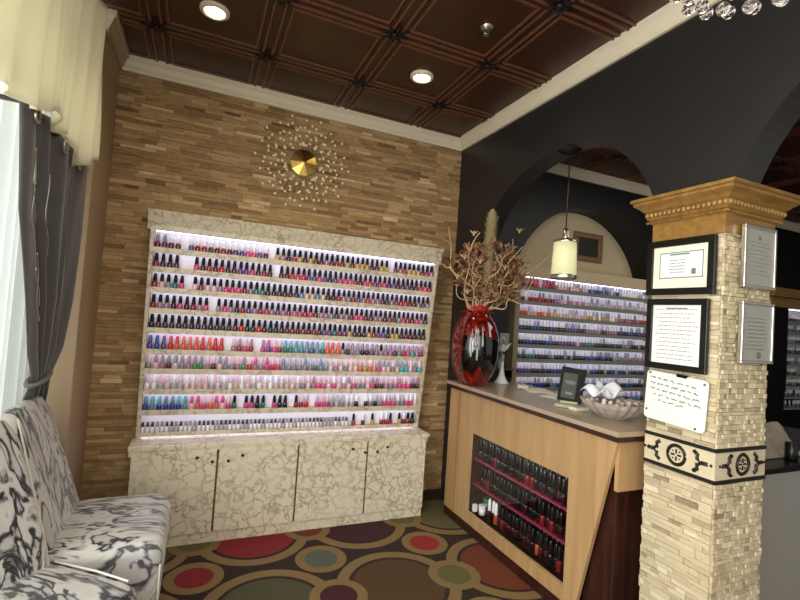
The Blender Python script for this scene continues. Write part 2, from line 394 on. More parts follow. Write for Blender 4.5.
# black motifs on two faces
m=MB()
def mot(face,u,z,pts,w,closed=False):   # raised flat stroke following pts on the face
    P=[(u+a*1.08,z+b*1.12) for a,b in pts]
    path=[((1.982,p[0],p[1]) if face=='l' else (p[0],1.202,p[1])) for p in P]
    m.tube(path,w,4,closed=closed)
for face,a,b,c in (('l',1.203,1.527,1.37),('r',1.983,2.328,2.165)):
    for z in (-.462,-.592):
        if face=='l': m.box(1.979,1.984,a,b,z-.008,z+.008)
        else: m.box(a,b,1.199,1.204,z-.008,z+.008)
    z=-.527
    mot(face,c,z,[(.037*math.cos(k*PI/12),.037*math.sin(k*PI/12)) for k in range(24)],.008,True)
    for k in range(4):
        an=k*PI/2
        mot(face,c,z,[(.006*math.cos(an),.006*math.sin(an)),(.022*math.cos(an),.022*math.sin(an))],.0045)
        an+=PI/4; mot(face,c,z,[(.018*math.cos(an),.018*math.sin(an)),(.022*math.cos(an),.022*math.sin(an))],.004)
    for s in (-1,1):
        mot(face,c,z,[(s*.072,.038),(s*.088,.026),(s*.085,.012),(s*.103,0),(s*.085,-.012),(s*.088,-.026),(s*.072,-.038)],.009)
        mot(face,c,z,[(s*.103,0),(s*.128,0)],.009); mot(face,c,z,[(s*.137,0),(s*.145,0)],.006)
part('band_pattern',m,plain('black_tile_inlay','#1a1715',.5),bd)
# capital
m=MB(); o=.0
prof=[(.002,.445),(.002,.525),(.008,.53),(.008,.542),(.018,.548),(.024,.556),(.024,.582),(.034,.588),(.044,.6),(.058,.612),(.066,.618),(.066,.63),(.076,.634),(.076,.648)]
rings=[[(1.98-p,1.20-p,z),(2.33+p,1.20-p,z),(2.33+p,1.53+p,z),(1.98-p,1.53+p,z)] for p,z in prof]
m.loft(rings,smooth=False)
cp=part('capital',m,M_oak,t)
m=MB()
n=17
for k in range(n):
    y=1.185+(1.545-1.185)*k/(n-1); m.ball((1.953,y,.569),.012,8,5,sz=1.15)
    x=1.965+(2.345-1.965)*k/(n-1); m.ball((x,1.173,.569),.012,8,5,sz=1.15)
for k in range(46):
    y=1.178+.375*k/45; m.box(1.962,1.972,y,y+.004,.531,.541)
    x=1.958+.395*k/45; m.box(x,x+.004,1.182,1.192,.531,.541)
part('carved_moulding',m,M_oak,cp)

# frames on the column
def frame_thing(name,label,cat,face,u0,u1,z0,z1,w,d,mats,tilt=0,group=None):
    """face 'l' faces -x at x=1.98, 'r' faces -y at y=1.2. local: u right as seen, z up, n outwards. builds in own coords facing -y."""
    uc,zc=(u0+u1)/2,(z0+z1)/2; W,H=u1-u0,z1-z0
    loc=(1.968,uc,zc-H/2) if face=='l' else (uc,1.188,zc-H/2)
    t=thing(name,label,cat,loc,-PI/2 if face=='l' else 0,group)
    t.rotation_euler=(0,tilt,-PI/2) if face=='l' else (0,tilt,0)
    m=MB(); m.box(-W/2,W/2,-d,0,0,w); m.box(-W/2,W/2,-d,0,H-w,H); m.box(-W/2,-W/2+w,-d,0,w,H-w); m.box(W/2-w,W/2,-d,0,w,H-w)
    part('frame',m,mats,t,world=False,bevel=.002)
    return t,W,H
def lines(W,z0,z1,n,rnd,m,y,x0=-.5,x1=.5,h=.003):
    for k in range(n):
        z=z1-(z1-z0)*k/max(1,n-1); a=x0*W*rnd.uniform(.75,1); b=x1*W*rnd.uniform(.6,1)
        x=a
        while x<b:
            L=rnd.uniform(.006,.022); m.box(x,min(x+L,b),y-.0006,y,z,z+h); x+=L+.004
rnd=random.Random(9)
t,W,H=frame_thing('certificate_frame','black framed certificate with ivory mat, upper left on the stone column','picture frame','l',1.217,1.533,.185,.437,.03,.02,M_blkm)
m=MB(); m.box(-W/2+.028,W/2-.028,-.010,-.006,.028,H-.028); pp=part('mat_board',m,M_mat,t,world=False)
m=MB(); m.box(-W*.3,W*.34,-.0125,-.0105,.075,H-.058); ce=part('certificate',m,plain('pale_blue_paper','#d3dcdc',.7),t,world=False)
m=MB(); m.box(-W*.3,W*.34,-.0135,-.0126,.075,.079); m.box(-W*.3,W*.34,-.0135,-.0126,H-.062,H-.058); m.box(-W*.3,-W*.29,-.0135,-.0126,.075,H-.058); m.box(W*.33,W*.34,-.0135,-.0126,.075,H-.058)
m.box(-.045,.045,-.0135,-.0126,H-.072,H-.066,1)
lines(W,.1,.155,5,rnd,m,-.0127,-.16,.12); m.box(W*.18,W*.24,-.0135,-.0126,.09,.115)
part('printing',m,[M_ink,M_green],ce,world=False)
t,W,H=frame_thing('licence_frame','black framed white licence page, lower left on the stone column','picture frame','l',1.238,1.522,-.155,.166,.028,.02,M_blkm)
m=MB(); m.box(-W/2+.026,W/2-.026,-.010,-.006,.026,H-.026); pp=part('document',m,M_paper,t,world=False)
m=MB(); lines(W,.05,H-.05,13,rnd,m,-.0105,-.36,.36); m.box(-.05,.05,-.0112,-.0104,H-.045,H-.04); part('printing',m,M_ink,pp,world=False)
for lb,z0_,z1_,wd in (('silver framed grey notice, upper on the right face of the stone column',.225,.492,0),('silver framed grey notice with dark seal, lower on right face of column',-.095,.166,1)):
    t,W,H=frame_thing('notice_frame',lb,'picture frame','r',2.072,2.297,z0_,z1_,.012,.018,M_silv)
    m=MB(); m.box(-W/2+.011,W/2-.011,-.010,-.006,.011,H-.011); pp=part('document',m,M_papg,t,world=False)
    m=MB(); lines(W,.06,H-.07,9,rnd,m,-.0105,-.36,.36,.0016)
    if wd: m.lathe([(.016,0),(.016,.001)],14,(0,0,0),M=Matrix.Translation((.02,-.0102,.035))@Matrix.Rotation(PI/2,4,'X')); part('seal',m,M_ink,pp,world=False); m=MB(); lines(W,.06,H-.07,9,rnd,m,-.0105,-.36,.36,.0016)
    else: m=m; m.lathe([(.010,0),(.010,.001)],14,(0,0,0),M=Matrix.Translation((.0,-.0102,H-.05))@Matrix.Rotation(PI/2,4,'X'))
    part('printing',m,M_ink,pp,world=False)
# handwritten whiteboard
t=thing('whiteboard_note','small rounded whiteboard with handwritten lines, pinned below the framed licence','whiteboard',(1.966,1.38,-.395),-PI/2)
t.rotation_euler=(0,math.radians(3),-PI/2)
m=MB(); W,H,R_=.285,.222,.018; pts=[]
for cx_,cz_,a0 in ((W/2-R_,H-R_,0),(-W/2+R_,H-R_,90),(-W/2+R_,R_,180),(W/2-R_,R_,270)):
    for k in range(5): a=math.radians(a0+k*22.5); pts.append((cx_+R_*math.cos(a),cz_+R_*math.sin(a)))
m.prism(pts,'y',-.008,0); part('board',m,plain('whiteboard','#e3e6da',.25),t,world=False,bevel=.002)
m=MB()
for row,(z,x1) in enumerate(((.192,.085),(.167,.105),(.142,.09),(.117,.115),(.095,.05))):
    x=-.12+(.02 if row==3 else .045 if row==4 else 0)
    while x<x1:
        L=rnd.uniform(.014,.036); pth=[]
        for k in range(int(L/.0022)): pth.append((x+k*.0024,-.0087,z-(x+.12)*.05+rnd.uniform(-.0045,.0055)))
        m.tube(pth,.0014,4); x+=L+.009
part('handwriting',m,M_inkb,t,world=False)
m=MB()
for x,z in ((-.125,.212),(.128,.205),(.105,.012),(-.128,.04)): m.lathe([(.005,0),(.005,.004),(.002,.008)],8,(0,0,0),M=Matrix.Translation((x,-.008,z))@Matrix.Rotation(PI/2,4,'X'))
part('pin',m,plain('pin_brass','#7a6a4a',.4,metal=1),t,world=False)
m=MB(); m.box(.005,.05,-.014,0,.215,.228); part('clip',m,M_blk,t,world=False)

# ------------------------------------------------------------------ nail polish bottles
BODY=MB().lathe([(.004,0),(.0145,0),(.016,.003),(.016,.030),(.0145,.035),(.010,.040)],10)
BODY.xf(Matrix.Diagonal((1,1,1,1)))
CAP=MB().lathe([(.0110,.040),(.0114,.043),(.0110,.062),(.0085,.084),(.0065,.0875)],10)
MINI_B=MB().lathe([(.0095,0),(.0115,.003),(.0115,.034),(.009,.038)],8)
MINI_C=MB().lathe([(.0088,.038),(.0092,.040),(.0078,.066),(.006,.068)],8)
POL={'crimson':'#8c1226','dark red':'#5a0d1c','bright red':'#c01a22','burgundy':'#40101e','hot pink':'#c93a72','pale pink':'#dcb3b4','nude beige':'#c9a691',
 'coral orange':'#d2583a','purple':'#5b3a7c','royal blue':'#25408c','turquoise':'#3aa0a4','teal green':'#1f6d62','grey':'#7d7a80','black':'#17151a','mauve':'#9a6f86','white':'#e4e0e0','gold glitter':'#b28d45','steel blue':'#5d7f9c','silver glitter':'#a9a7ad','green':'#3d7a4a'}
PM={k:plain(k.replace(' ','_')+'_polish',v,.12,coat=.6) for k,v in POL.items()}
PM['black_cap']=plain('matt_black_cap','#08080a',.55,spec=.25)
PMESH={}
def bmesh_of(c,cap):
    if ('b',c) not in PMESH: PMESH[('b',c)]=BODY.mesh('bottle_body',PM[c])
    if ('c',cap) not in PMESH: PMESH[('c',cap)]=CAP.mesh('bottle_cap',PM['black_cap' if cap=='black' else cap])
    return PMESH[('b',c)],PMESH[('c',cap)]
PROTO={}
def bottle_proto(c,cap):
    if (c,cap) not in PROTO:
        e=bpy.data.objects.new('nail_polish_bottle',None); e.empty_display_size=.02; e['category']='nail polish'
        b,cm_=bmesh_of(c,cap)
        g=bpy.data.objects.new('glass_body',b); g.parent=e
        k=bpy.data.objects.new('cap',cm_); k.parent=e
        PROTO[(c,cap)]=e
    return PROTO[(c,cap)]
ONES=['','first','second','third','fourth','fifth','sixth','seventh','eighth','ninth','tenth','eleventh','twelfth','thirteenth','fourteenth','fifteenth','sixteenth','seventeenth','eighteenth','nineteenth']
TN={2:('twenty','twentieth'),3:('thirty','thirtieth'),4:('forty','fortieth'),5:('fifty','fiftieth'),6:('sixty','sixtieth'),7:('seventy','seventieth')}
def ordn(n):
    if n<20: return ONES[n]
    a,b=divmod(n,10); return TN[a][1] if b==0 else TN[a][0]+'-'+ONES[b]
SHN=['top','second','third','fourth','fifth','sixth','seventh','eighth','ninth','bottom']

# marble display rack, leaning slightly forward toward the top
def yf(z): return 3.105+(.55-z)*(.195/1.39)
RX0,RX1=-.307,1.672
SH=[.326,.208,.083,-.046,-.169,-.303,-.427,-.558,-.695,-.842]
t=thing('polish_display_rack','wide cream marble wall rack of lit polish shelves on the marble cabinet','display rack',(.68,3.28,-.875))
rk=t
for s,(a,b) in enumerate(((RX0,RX0+.022),(RX1-.022,RX1))):
    m=MB(); m.prism([(yf(.5),.5),(yf(-.873),-.873),(YW-.016,-.873),(YW-.016,.5)],'x',a,b); part('side_panel',m,M_marbr,t,bevel=.002)
m=MB(); m.prism([(yf(.55)-.02,.548),(yf(.42)-.004,.462),(yf(.42),.43),(YW-.016,.43),(YW-.016,.548)],'x',RX0-.018,RX1+.018); part('header',m,M_marbr,t,bevel=.003)
m=MB(); m.prism([(yf(.43)+.062,.43),(yf(-.873)+.062,-.873),(yf(-.873)+.07,-.873),(yf(.43)+.07,.43)],'x',RX0+.022,RX1-.022); part('back_panel',m,M_white,t)
LIP=.030
for i,z in enumerate(SH):
    y=yf(z); m=MB(); bz=z-LIP if i<9 else -.862
    m.prism([(y,bz)]+([(y+.012,bz),(y+.012,z-.012),(y+.0615,z-.012)] if i<9 else [(y+.012,bz),(y+.012,z-.009),(y+.0615,z-.009)])+[(y+.0615,z),(y+.006,z),(y+.006,z+.004),(y,z+.004)],'x',RX0+.022,RX1-.022)
    part('shelf',m,M_marbr,t)
for i,z in enumerate([.43]+[s-.012 for s in SH[:9]]):
    y=yf(z)+.016; m=MB(); m.box(RX0+.03,RX1-.03,y,y+.009,z-.005,z-.0005); part('light_strip',m,M_led,t)

m=MB(); m.box(RX0+.03,RX1-.03,yf(-.86)+.016,yf(-.86)+.026,-.857,-.8525); part('light_strip',m,M_led,t)
PAL=[ # per shelf: list of (weight range end 0..1, choices of body, choices of cap)
 [(.07,['dark red','crimson'],['white','grey']),(.36,['crimson','dark red','hot pink','purple'],['white']),(1,['dark red','crimson','burgundy','mauve','gold glitter'],['black'])],
 [(1,['dark red','crimson','burgundy','hot pink','bright red','burgundy','purple'],['black'])],
 [(.35,['mauve','pale pink','teal green','hot pink','grey','crimson'],['black']),(.6,['black','nude beige','burgundy','steel blue'],['black']),(1,['crimson','bright red','mauve','burgundy','purple','grey'],['black'])],
 [(.4,['crimson','hot pink','purple','burgundy','mauve'],['black']),(1,['burgundy','dark red','crimson','mauve','grey','hot pink'],['black'])],
 [(.2,['black','burgundy'],['black']),(.45,['bright red','burgundy','dark red','black'],['black']),(.62,['crimson','purple','burgundy','teal green'],['black']),(1,['purple','burgundy','crimson','gold glitter','black'],['black'])],
 [(.05,['royal blue','purple'],['royal blue','purple']),(.22,['bright red','coral orange'],['bright red','coral orange']),(.42,['hot pink','mauve','purple','crimson'],['mauve','hot pink','pale pink']),(.58,['turquoise','steel blue','teal green'],['steel blue','turquoise']),(.65,['coral orange','bright red'],['bright red','coral orange']),(.9,['grey','black','purple','mauve','burgundy'],['grey','mauve','black']),(1,['mauve','crimson','turquoise','hot pink'],['mauve','pale pink'])],
 [(.3,['dark red','mauve','grey','pale pink','green'],['grey','mauve','pale pink']),(.42,['bright red','hot pink','mauve'],['pale pink','hot pink']),(.6,['teal green','steel blue','grey'],['steel blue','silver glitter']),(.8,['coral orange','pale pink','grey','gold glitter'],['pale pink','nude beige']),(1,['pale pink','hot pink','turquoise','grey'],['pale pink','grey'])],
 [(.5,['pale pink','nude beige','white','silver glitter'],['white','pale pink']),(.8,['mauve','pale pink','grey','hot pink'],['pale pink','mauve','white']),(1,['hot pink','mauve','burgundy','grey'],['mauve','pale pink'])],
 [(.12,['royal blue','steel blue'],['steel blue','turquoise']),(.27,['hot pink','coral orange','pale pink'],['pale pink','hot pink']),(.5,['crimson','black','hot pink','teal green'],['black']),(.62,['crimson','hot pink','bright red'],['pale pink','silver glitter']),(.85,['black','grey','silver glitter'],['white','silver glitter']),(1,['turquoise','pale pink','grey','hot pink'],['white','silver glitter'])],
]
GAPS={1:[4,5],0:[4],2:[5,],3:[9],8:[15,20,24],4:[]}
rnd=random.Random(21)
rest=MB(); restm=list(PM.values()); keys=list(PM.keys())
def into(mb,src,mi,x,y,z):
    o=len(mb.v); mb.v+=[(p[0]+x,p[1]+y,p[2]+z) for p in src.v]
    for fc,sm in zip(src.f,src.sm): mb.f.append([i+o for i in fc]); mb.m.append(mi); mb.c.append(.5); mb.sm.append(sm)
N=51; PITCH=(RX1-RX0-.082)/(N-1)
ind=0
for i in range(9):
    k=0
    for c in range(N):
        if c in GAPS.get(i,[]) or (c>8 and rnd.random()<.035): continue
        k+=1
        u=c/(N-1)
        for e,bs,cs in PAL[i]:
            if u<=e: break
        b=rnd.choice(bs); cp_=rnd.choice(cs)
        x=RX0+.041+c*PITCH+rnd.uniform(-.001,.001); z=SH[i]; y=yf(z)+.025+rnd.uniform(-.002,.002)
        if c<34 and ind<300:
            ind+=1
            lb='%s polish bottle with %s cap, %s from left, %s marble rack shelf'%(b,cp_,ordn(k),SHN[i])
            dup(bottle_proto(b,cp_),(x,y,z+.0003),rnd.uniform(0,1),lb,'nail polish bottles on the marble rack')
        else:
            into(rest,BODY,keys.index(b),x,y,z+.0003); into(rest,CAP,keys.index('black_cap' if cp_=='black' else cp_),x,y,z+.0003)
# bottom shelf right end: ordinary bottles
for c in range(37,N):
    if rnd.random()<.12: continue
    x=RX0+.035+c*PITCH; b=rnd.choice(['burgundy','dark red','black','crimson','gold glitter']); cp_=rnd.choice(['black','white','black'])
    into(rest,BODY,keys.index(b),x,yf(SH[9])+.0225,SH[9]+.0003); into(rest,CAP,keys.index('black_cap' if cp_=='black' else cp_),x,yf(SH[9])+.0225,SH[9]+.0003)
solo('nail_polish_bottles',rest,restm,'the remaining polish bottles crowding the right third of the marble rack','nail polish',kind='stuff')
# bottom shelf: small sample pots
bw=MINI_B.mesh('pot',PM['white']); bg=MINI_B.mesh('pot',PM['silver glitter']); ck=MINI_C.mesh('pot_cap',PM['black']); cg=MINI_C.mesh('pot_cap',PM['grey'])
for c in range(50):
    x=RX0+.034+c*.0275
    e=bpy.data.objects.new('sample_bottle',None); COL.objects.link(e); e.location=(x,yf(SH[9])+.02,SH[9]+ZO+.0003); e.empty_display_size=.02
    e['category']='sample bottle'; e['group']='small sample bottles on the bottom shelf'
    e['label']='tiny pale sample bottle with dark cap, %s from left on bottom rack shelf'%ordn(c+1)
    for nm,me in (('glass_body',bw if rnd.random()<.6 else bg),('cap',ck if rnd.random()<.7 else cg)):
        p=bpy.data.objects.new(nm,me); COL.objects.link(p); p.parent=e

# ------------------------------------------------------------------ marble cabinet
CX0,CX1,CY=-.325,1.69,3.135
t=thing('marble_cabinet','low cream marble laminate cabinet with four doors under the polish rack','cabinet',(.68,3.26,FL))
m=MB(); m.box(CX0+.02,CX1-.025,CY+.012,YW-.034,FL+.0005,-.9); part('body',m,M_marb,t,bevel=.002)
m=MB(); m.box(CX0,CX1,CY-.006,YW-.018,-.905,-.876); m.box(CX0+.005,CX1-.01,CY+.004,CY+.012,-.94,-.905); part('worktop',m,M_marb,t,bevel=.003)
m=MB(); m.box(CX0+.03,CX1-.03,CY+.006,CY+.02,FL+.001,-1.435); part('plinth',m,M_marb,t)
gaps=[CX0+.015,.178,.69,1.19,CX1-.022]; kn=[(.057,.147),(.242,.326),(1.073,1.166),(1.259,1.336)]
M_knob=plain('dark_knob','#1b130d',.3)
for i in range(4):
    m=MB(); m.box(gaps[i]+.006,gaps[i+1]-.006,CY-.008,CY+.012,-1.43,-.918)
    d=part('door',m,M_marb,t,bevel=.003)
    for j,x in enumerate(kn[i]):
        z=-.955 if (i%2==0)==(j==0) else -.985
        m=MB(); m.lathe([(.004,0),(.004,.010),(.009,.014),(.010,.019),(.006,.023)],10,M=Matrix.Translation((x,CY-.008,z))@Matrix.Rotation(PI/2,4,'X')); part('knob' if j==(i+1)%2 else 'lock',m,M_knob,d)  # every door gets a knob plus a second dark stud of that shape
_g=plain('gap_brown','#5e4a35',.7)
for g in gaps[1:4]:
    m=MB(); m.box(g-.006,g+.006,CY+.004,CY+.0115,-1.43,-.918); part('door_gap',m,_g,t)

# ------------------------------------------------------------------ sunburst
t=thing('sunburst_wall_decor','gold sunburst with beaded wires mounted high on the stone wall','wall decor',(.62,YW-.02,.74))
sc=(.62,YW-.02,1.09)
m=MB(); m.lathe([(.1,0),(.1,.006),(.02,.022),(.006,.024)],10,M=Matrix.Translation((sc[0],sc[1]-.03,sc[2]))@Matrix.Rotation(PI/2,4,'X'),smooth=False); part('centre_disc',m,M_gold,t)
m=MB(); m.lathe([(.02,0),(.02,.03)],12,M=Matrix.Translation((sc[0],sc[1]+.005,sc[2]))@Matrix.Rotation(PI/2,4,'X')); part('mount',m,M_gold,t)
for k in range(40):
    a=2*PI*k/40; m=MB(); rr=[.345,.29,.32,.26][k%4]; y=sc[1]-.022
    dx,dz=math.cos(a),math.sin(a); m.tube([(sc[0]+.06*dx,y,sc[2]+.06*dz),(sc[0]+rr*dx,y-.006,sc[2]+rr*dz)],.0007,4)
    for q in range(5):
        rad=rr-q*(.052+.006*(k%3))
        if rad>.125:
            j=.012*(1 if q%2 else -1)*(q>0); m.ball((sc[0]+rad*dx-j*dz,y-.008,sc[2]+rad*dz+j*dx),.0102,8,5)
    part('beaded_ray',m,M_bead,t)

# ------------------------------------------------------------------ ceiling fittings
def downlight(x,y,lb):
    t=thing('recessed_light',lb,'ceiling light',(x,y,CE-.022),0,'recessed lights in the tin ceiling')
    m=MB(); m.lathe([(.076,.022),(.076,.012),(.068,.005),(.056,.003),(.052,.012),(.052,.022)],28,cap=False); part('trim_ring',m,M_crown,t,world=False)
    m=MB(); m.lathe([(.0001,.009),(.035,.010),(.053,.014)],24,cap=False); part('lens',m,M_lamp,t,world=False)
downlight(-.047,2.621,'recessed light near the curtain, left one of two in the brown ceiling')
downlight(1.204,2.647,'recessed light near the black wall, right one of two in brown ceiling')
t=thing('fire_sprinkler','small chrome sprinkler head on the brown tin ceiling','sprinkler',(1.283,2.029,CE-.05))
m=MB(); m.lathe([(.034,.05),(.034,.044),(.014,.038),(.012,.03)],16); part('rosette',m,M_silv,t,world=False)
m=MB(); m.tube([(-.012,0,.034),(-.014,0,.015),(0,0,.006),(.014,0,.015),(.012,0,.034)],.003,5); m.lathe([(.018,.004),(.018,.006)],12); part('deflector',m,M_silv,t,world=False)

# pendant
t=thing('pendant_lamp','yellow glass cylinder pendant lamp hanging in the arch over the counter','pendant lamp',(2.055,2.195,.30))
m=MB(); m.lathe([(.075,.828),(.075,.82),(.03,.79),(.01,.785)],20); part('canopy',m,M_blkm,t,world=False)
m=MB(); m.tube([(0,0,.79),(0,0,.32)],.004,6); part('rod',m,plain('grey_rod','#3a3835',.4,metal=.6),t,world=False)
m=MB(); m.lathe([(.008,.325),(.016,.32),(.016,.285),(.022,.27),(.022,.26)],12); part('socket',m,M_silv,t,world=False)
m=MB(); m.lathe([(.02,.262),(.066,.25),(.068,.235),(.066,.23),(.02,.232)],20); part('top_cap',m,M_silv,t,world=False)
m=MB(); m.lathe([(.066,.232),(.070,.14),(.074,.03)],24,cap=False)
_m,_nt,_b=newmat('yellow_glass_shade'); S(_b,'Base Color',lin('#cfcda6')); S(_b,'Roughness',.4); S(_b,'Emission Color',lin('#eae6b4')); S(_b,'Emission Strength',.33); S(_b,'Transmission Weight',.3)
part('lamp_shade',m,_m,t,world=False,solid=.004)
m=MB(); m.lathe([(.0745,.034),(.077,.03),(.077,.01),(.0745,.006),(.070,.006),(.070,.03)],24,cap=False); part('bottom_band',m,M_silv,t,world=False)
m=MB(); m.ball((0,0,.07),.03,12,8); part('bulb',m,emit('pendant_bulb','#fff6cf',10),t,world=False)

# chandelier near the lens, only its lowest crystals in view
t=thing('crystal_chandelier','clear crystal ball chandelier cut off by the top right of the view','chandelier',(1.125,.605,.832))
m=MB()
for rr,z in ((.2,.09),(.14,.06),(.07,.10)): m.tube([(rr*math.cos(a*PI/12),rr*math.sin(a*PI/12),z) for a in range(24)],.004,6,closed=True)
for k in range(6):
    a=k*PI/3; m.tube([(.2*math.cos(a),.2*math.sin(a),.09),(.05*math.cos(a),.05*math.sin(a),.25),(0,0,.4)],.003,5)
m.tube([(0,0,.4),(0,0,.738)],.006,8); m.lathe([(.01,.703),(.05,.728),(.05,.739)],16); part('metal_frame',m,M_silv,t,world=False)
rnd=random.Random(2)
cr=MB().ball((0,0,0),.0165,12,8); crm=cr.mesh('crystal',M_crys)
ck=0
for rr,n,z in ((.2,22,.02),(.165,17,.0),(.125,13,.012),(.08,9,-.002),(.035,4,.005)):
    for k in range(n):
        a=2*PI*k/n+rr*9; o=bpy.data.objects.new('crystal',crm); COL.objects.link(o); o.parent=t
        o.location=(rr*math.cos(a),rr*math.sin(a),z+rnd.uniform(-.006,.008)+.03); ck+=1

# ------------------------------------------------------------------ curtains
def interp(tb,x):
    for (a,va),(b,vb) in zip(tb,tb[1:]):
        if x<=b: k=(x-a)/(b-a); k=max(0,k); return [p+(q-p)*k for p,q in zip(va,vb)]
    return tb[-1][1]
# v=0 top .. 1 floor ; values (z, y0, y1, x, amp)
TB=[(0,(.70,1.98,2.90,-.63,.030)),(.22,(.30,2.06,2.88,-.63,.030)),(.40,(-.02,2.22,2.84,-.63,.026)),(.55,(-.26,2.34,2.78,-.635,.02)),(.62,(-.37,2.45,2.68,-.64,.012)),(.65,(-.40,2.46,2.68,-.645,.01)),(.70,(-.48,2.52,2.78,-.68,.02)),(.8,(-.8,2.66,2.9,-.74,.025)),(1,(-1.49,2.68,2.92,-.76,.025))]
def cur(uu,vv):
    z,y0_,y1_,x,A=interp(TB,vv); nf=4.5
    ph=uu*2*PI*nf
    return (x+A*math.sin(ph)+.006*math.sin(ph*2.3+vv*5), y0_+(y1_-y0_)*(uu+.04*math.sin(ph*.5)), z+(.0 if vv>0 else .0))
m=MB(); m.grid(cur,110,60)
_c,_nt,_b=newmat('charcoal_curtain'); S(_b,'Base Color',lin('#525150')); S(_b,'Roughness',.38); S(_b,'Sheen Weight',.3)
t=thing('grey_curtain','dark grey grommet curtain tied back beside the white sheer','curtain',(-.64,2.5,-1.49))
part('curtain_panel',m,_c,t,solid=.004)
# silver thread embroidery follows the cloth
m=MB()
def onc(uu,vv,off=.006):
    p=cur(uu,vv); return (p[0]+off,p[1],p[2])
def cloth_pt(y,z,off):
    # find u for given y at height z
    best=None
    vv=min(max((.70-z)/1.07*.62,0),.6)
    lo=min(range(111),key=lambda k:abs(cur(k/110,vv)[1]-y)+ (0 if cur(k/110,vv)[0]>-.9 else 9))
    p=cur(lo/110,vv); return (p[0]+off,y,p[2])
for ub,v0,v1,ph in ((.055,.09,.26,0),(.062,.10,.24,2.6),(.07,.30,.46,1),(.07,.33,.42,3.6),(.285,.12,.3,2)):
    m.tube([onc(ub+.016*math.sin(ph+5.5*k/24),v0+(v1-v0)*k/24) for k in range(25)],.0022,4)
part('embroidery',m,M_silv,t)
m=MB(); m.tube([(-.645+.03*math.cos(a*PI/8),2.57+.118*math.sin(a*PI/8),-.385+.02*math.sin(a*PI/8)) for a in range(16)],.012,8,closed=True); part('tieback',m,plain('grey_satin','#6c6e6a',.35),t)
for k,y in enumerate((2.05,2.42,2.68)):
    m=MB(); m.tube([(-.592,y+.024*math.cos(a*PI/8),.645+.024*math.sin(a*PI/8)) for a in range(16)],.006,6,closed=True); part('grommet',m,M_silv,t)
# valance
zv=[(1.0,.64),(1.75,.60),(1.9,.62),(2.2,.73),(2.3,.66),(2.42,.70),(2.55,.60),(2.7,.66),(2.86,.72)]
def val(uu,vv):
    y=.2+(2.86-.2)*uu
    zb=interp([(.2,(.62,))]+[(a,(b,)) for a,b in zv],y)[0]
    z=1.50+(zb-1.50)*vv
    x=-.58+.022*math.sin(uu*120+vv*3.2+2.0*math.sin(uu*17))*(.5+vv*.5)+.012*math.sin(uu*21)
    return (x,y+.02*vv*math.sin(uu*30),z)
m=MB(); m.grid(val,320,24)
solo('cream_valance',m,sheer('cream_valance_cloth','#fffae4',.02,.5),'cream gathered valance draped above the grey curtain','valance',solid=.004)
# sheer
def shr(uu,vv):
    y=1.05+1.77*uu; return (-.755-.27*min(1,max(0,(2.1-y)/.35))+.022*math.sin(uu*110+.6*math.sin(vv*3))+.01*math.sin(uu*37), y, 1.1-2.58*vv)
m=MB(); m.grid(shr,260,10)
solo('sheer_curtain',m,sheer('white_sheer','#eef3ef',.05,.7),'bright white sheer curtain over the window','curtain')
t=thing('curtain_rod','dark metal curtain rod with finial carrying the grey curtain','curtain rod',(-.63,1.6,.66))
m=MB(); m.tube([(-.63,-.8,.69),(-.63,2.9,.69)],.012,10); part('rod',m,plain('bronze_rod','#3b3630',.3,metal=.8),t)
m=MB(); m.ball((-.63,2.925,.69),.02,12,8); part('finial',m,M_silv,t)
m=MB(); m.box(-1.13,-.62,2.0,2.015,.665,.68); part('bracket',m,M_blkm,t)

# ------------------------------------------------------------------ slipper chairs
_m,nt,b=newmat('marbled_velvet'); tc=nt.nodes.new('ShaderNodeTexCoord'); mp=nt.nodes.new('ShaderNodeMapping'); mp.inputs['Scale'].default_value=(2.1,5.2,2.4); mp.inputs['Rotation'].default_value=(.3,.2,.35)
nt.links.new(tc.outputs['Object'],mp.inputs['Vector'])
n1=nt.nodes.new('ShaderNodeTexNoise'); n1.inputs['Scale'].default_value=1.5; n1.inputs['Detail'].default_value=3.5; n1.inputs['Distortion'].default_value=1.6; nt.links.new(mp.outputs[0],n1.inputs['Vector'])
c1=ramp(nt,n1.outputs['Fac'],[(0,'#a9a7a2'),(.39,'#b5b3ae'),(.42,'#8a8a8a'),(.435,'#242428'),(.458,'#18181c'),(.475,'#77777a'),(.49,'#bdbbb6'),(.56,'#c6c4bd'),(.60,'#9a9896'),(.625,'#3c3c40'),(.65,'#55555a'),(.67,'#b4b2ae'),(1,'#bcbab5')])
nt.links.new(c1,b.inputs['Base Color']); S(b,'Roughness',.4); S(b,'Sheen Weight',.3); M_velv=_m
M_pipe=plain('pale_piping','#dcdacf',.5); M_leg=plain('black_chair_leg','#141210',.35)
def rring(x0,x1,y0,y1,z,rr,n=5):
    out=[]
    for cx_,cy_,a0 in ((x1-rr,y1-rr,0),(x0+rr,y1-rr,90),(x0+rr,y0+rr,180),(x1-rr,y0+rr,270)):
        for k in range(n): a=math.radians(a0+90*k/(n-1)); out.append((cx_+rr*math.cos(a),cy_+rr*math.sin(a),z))
    return out
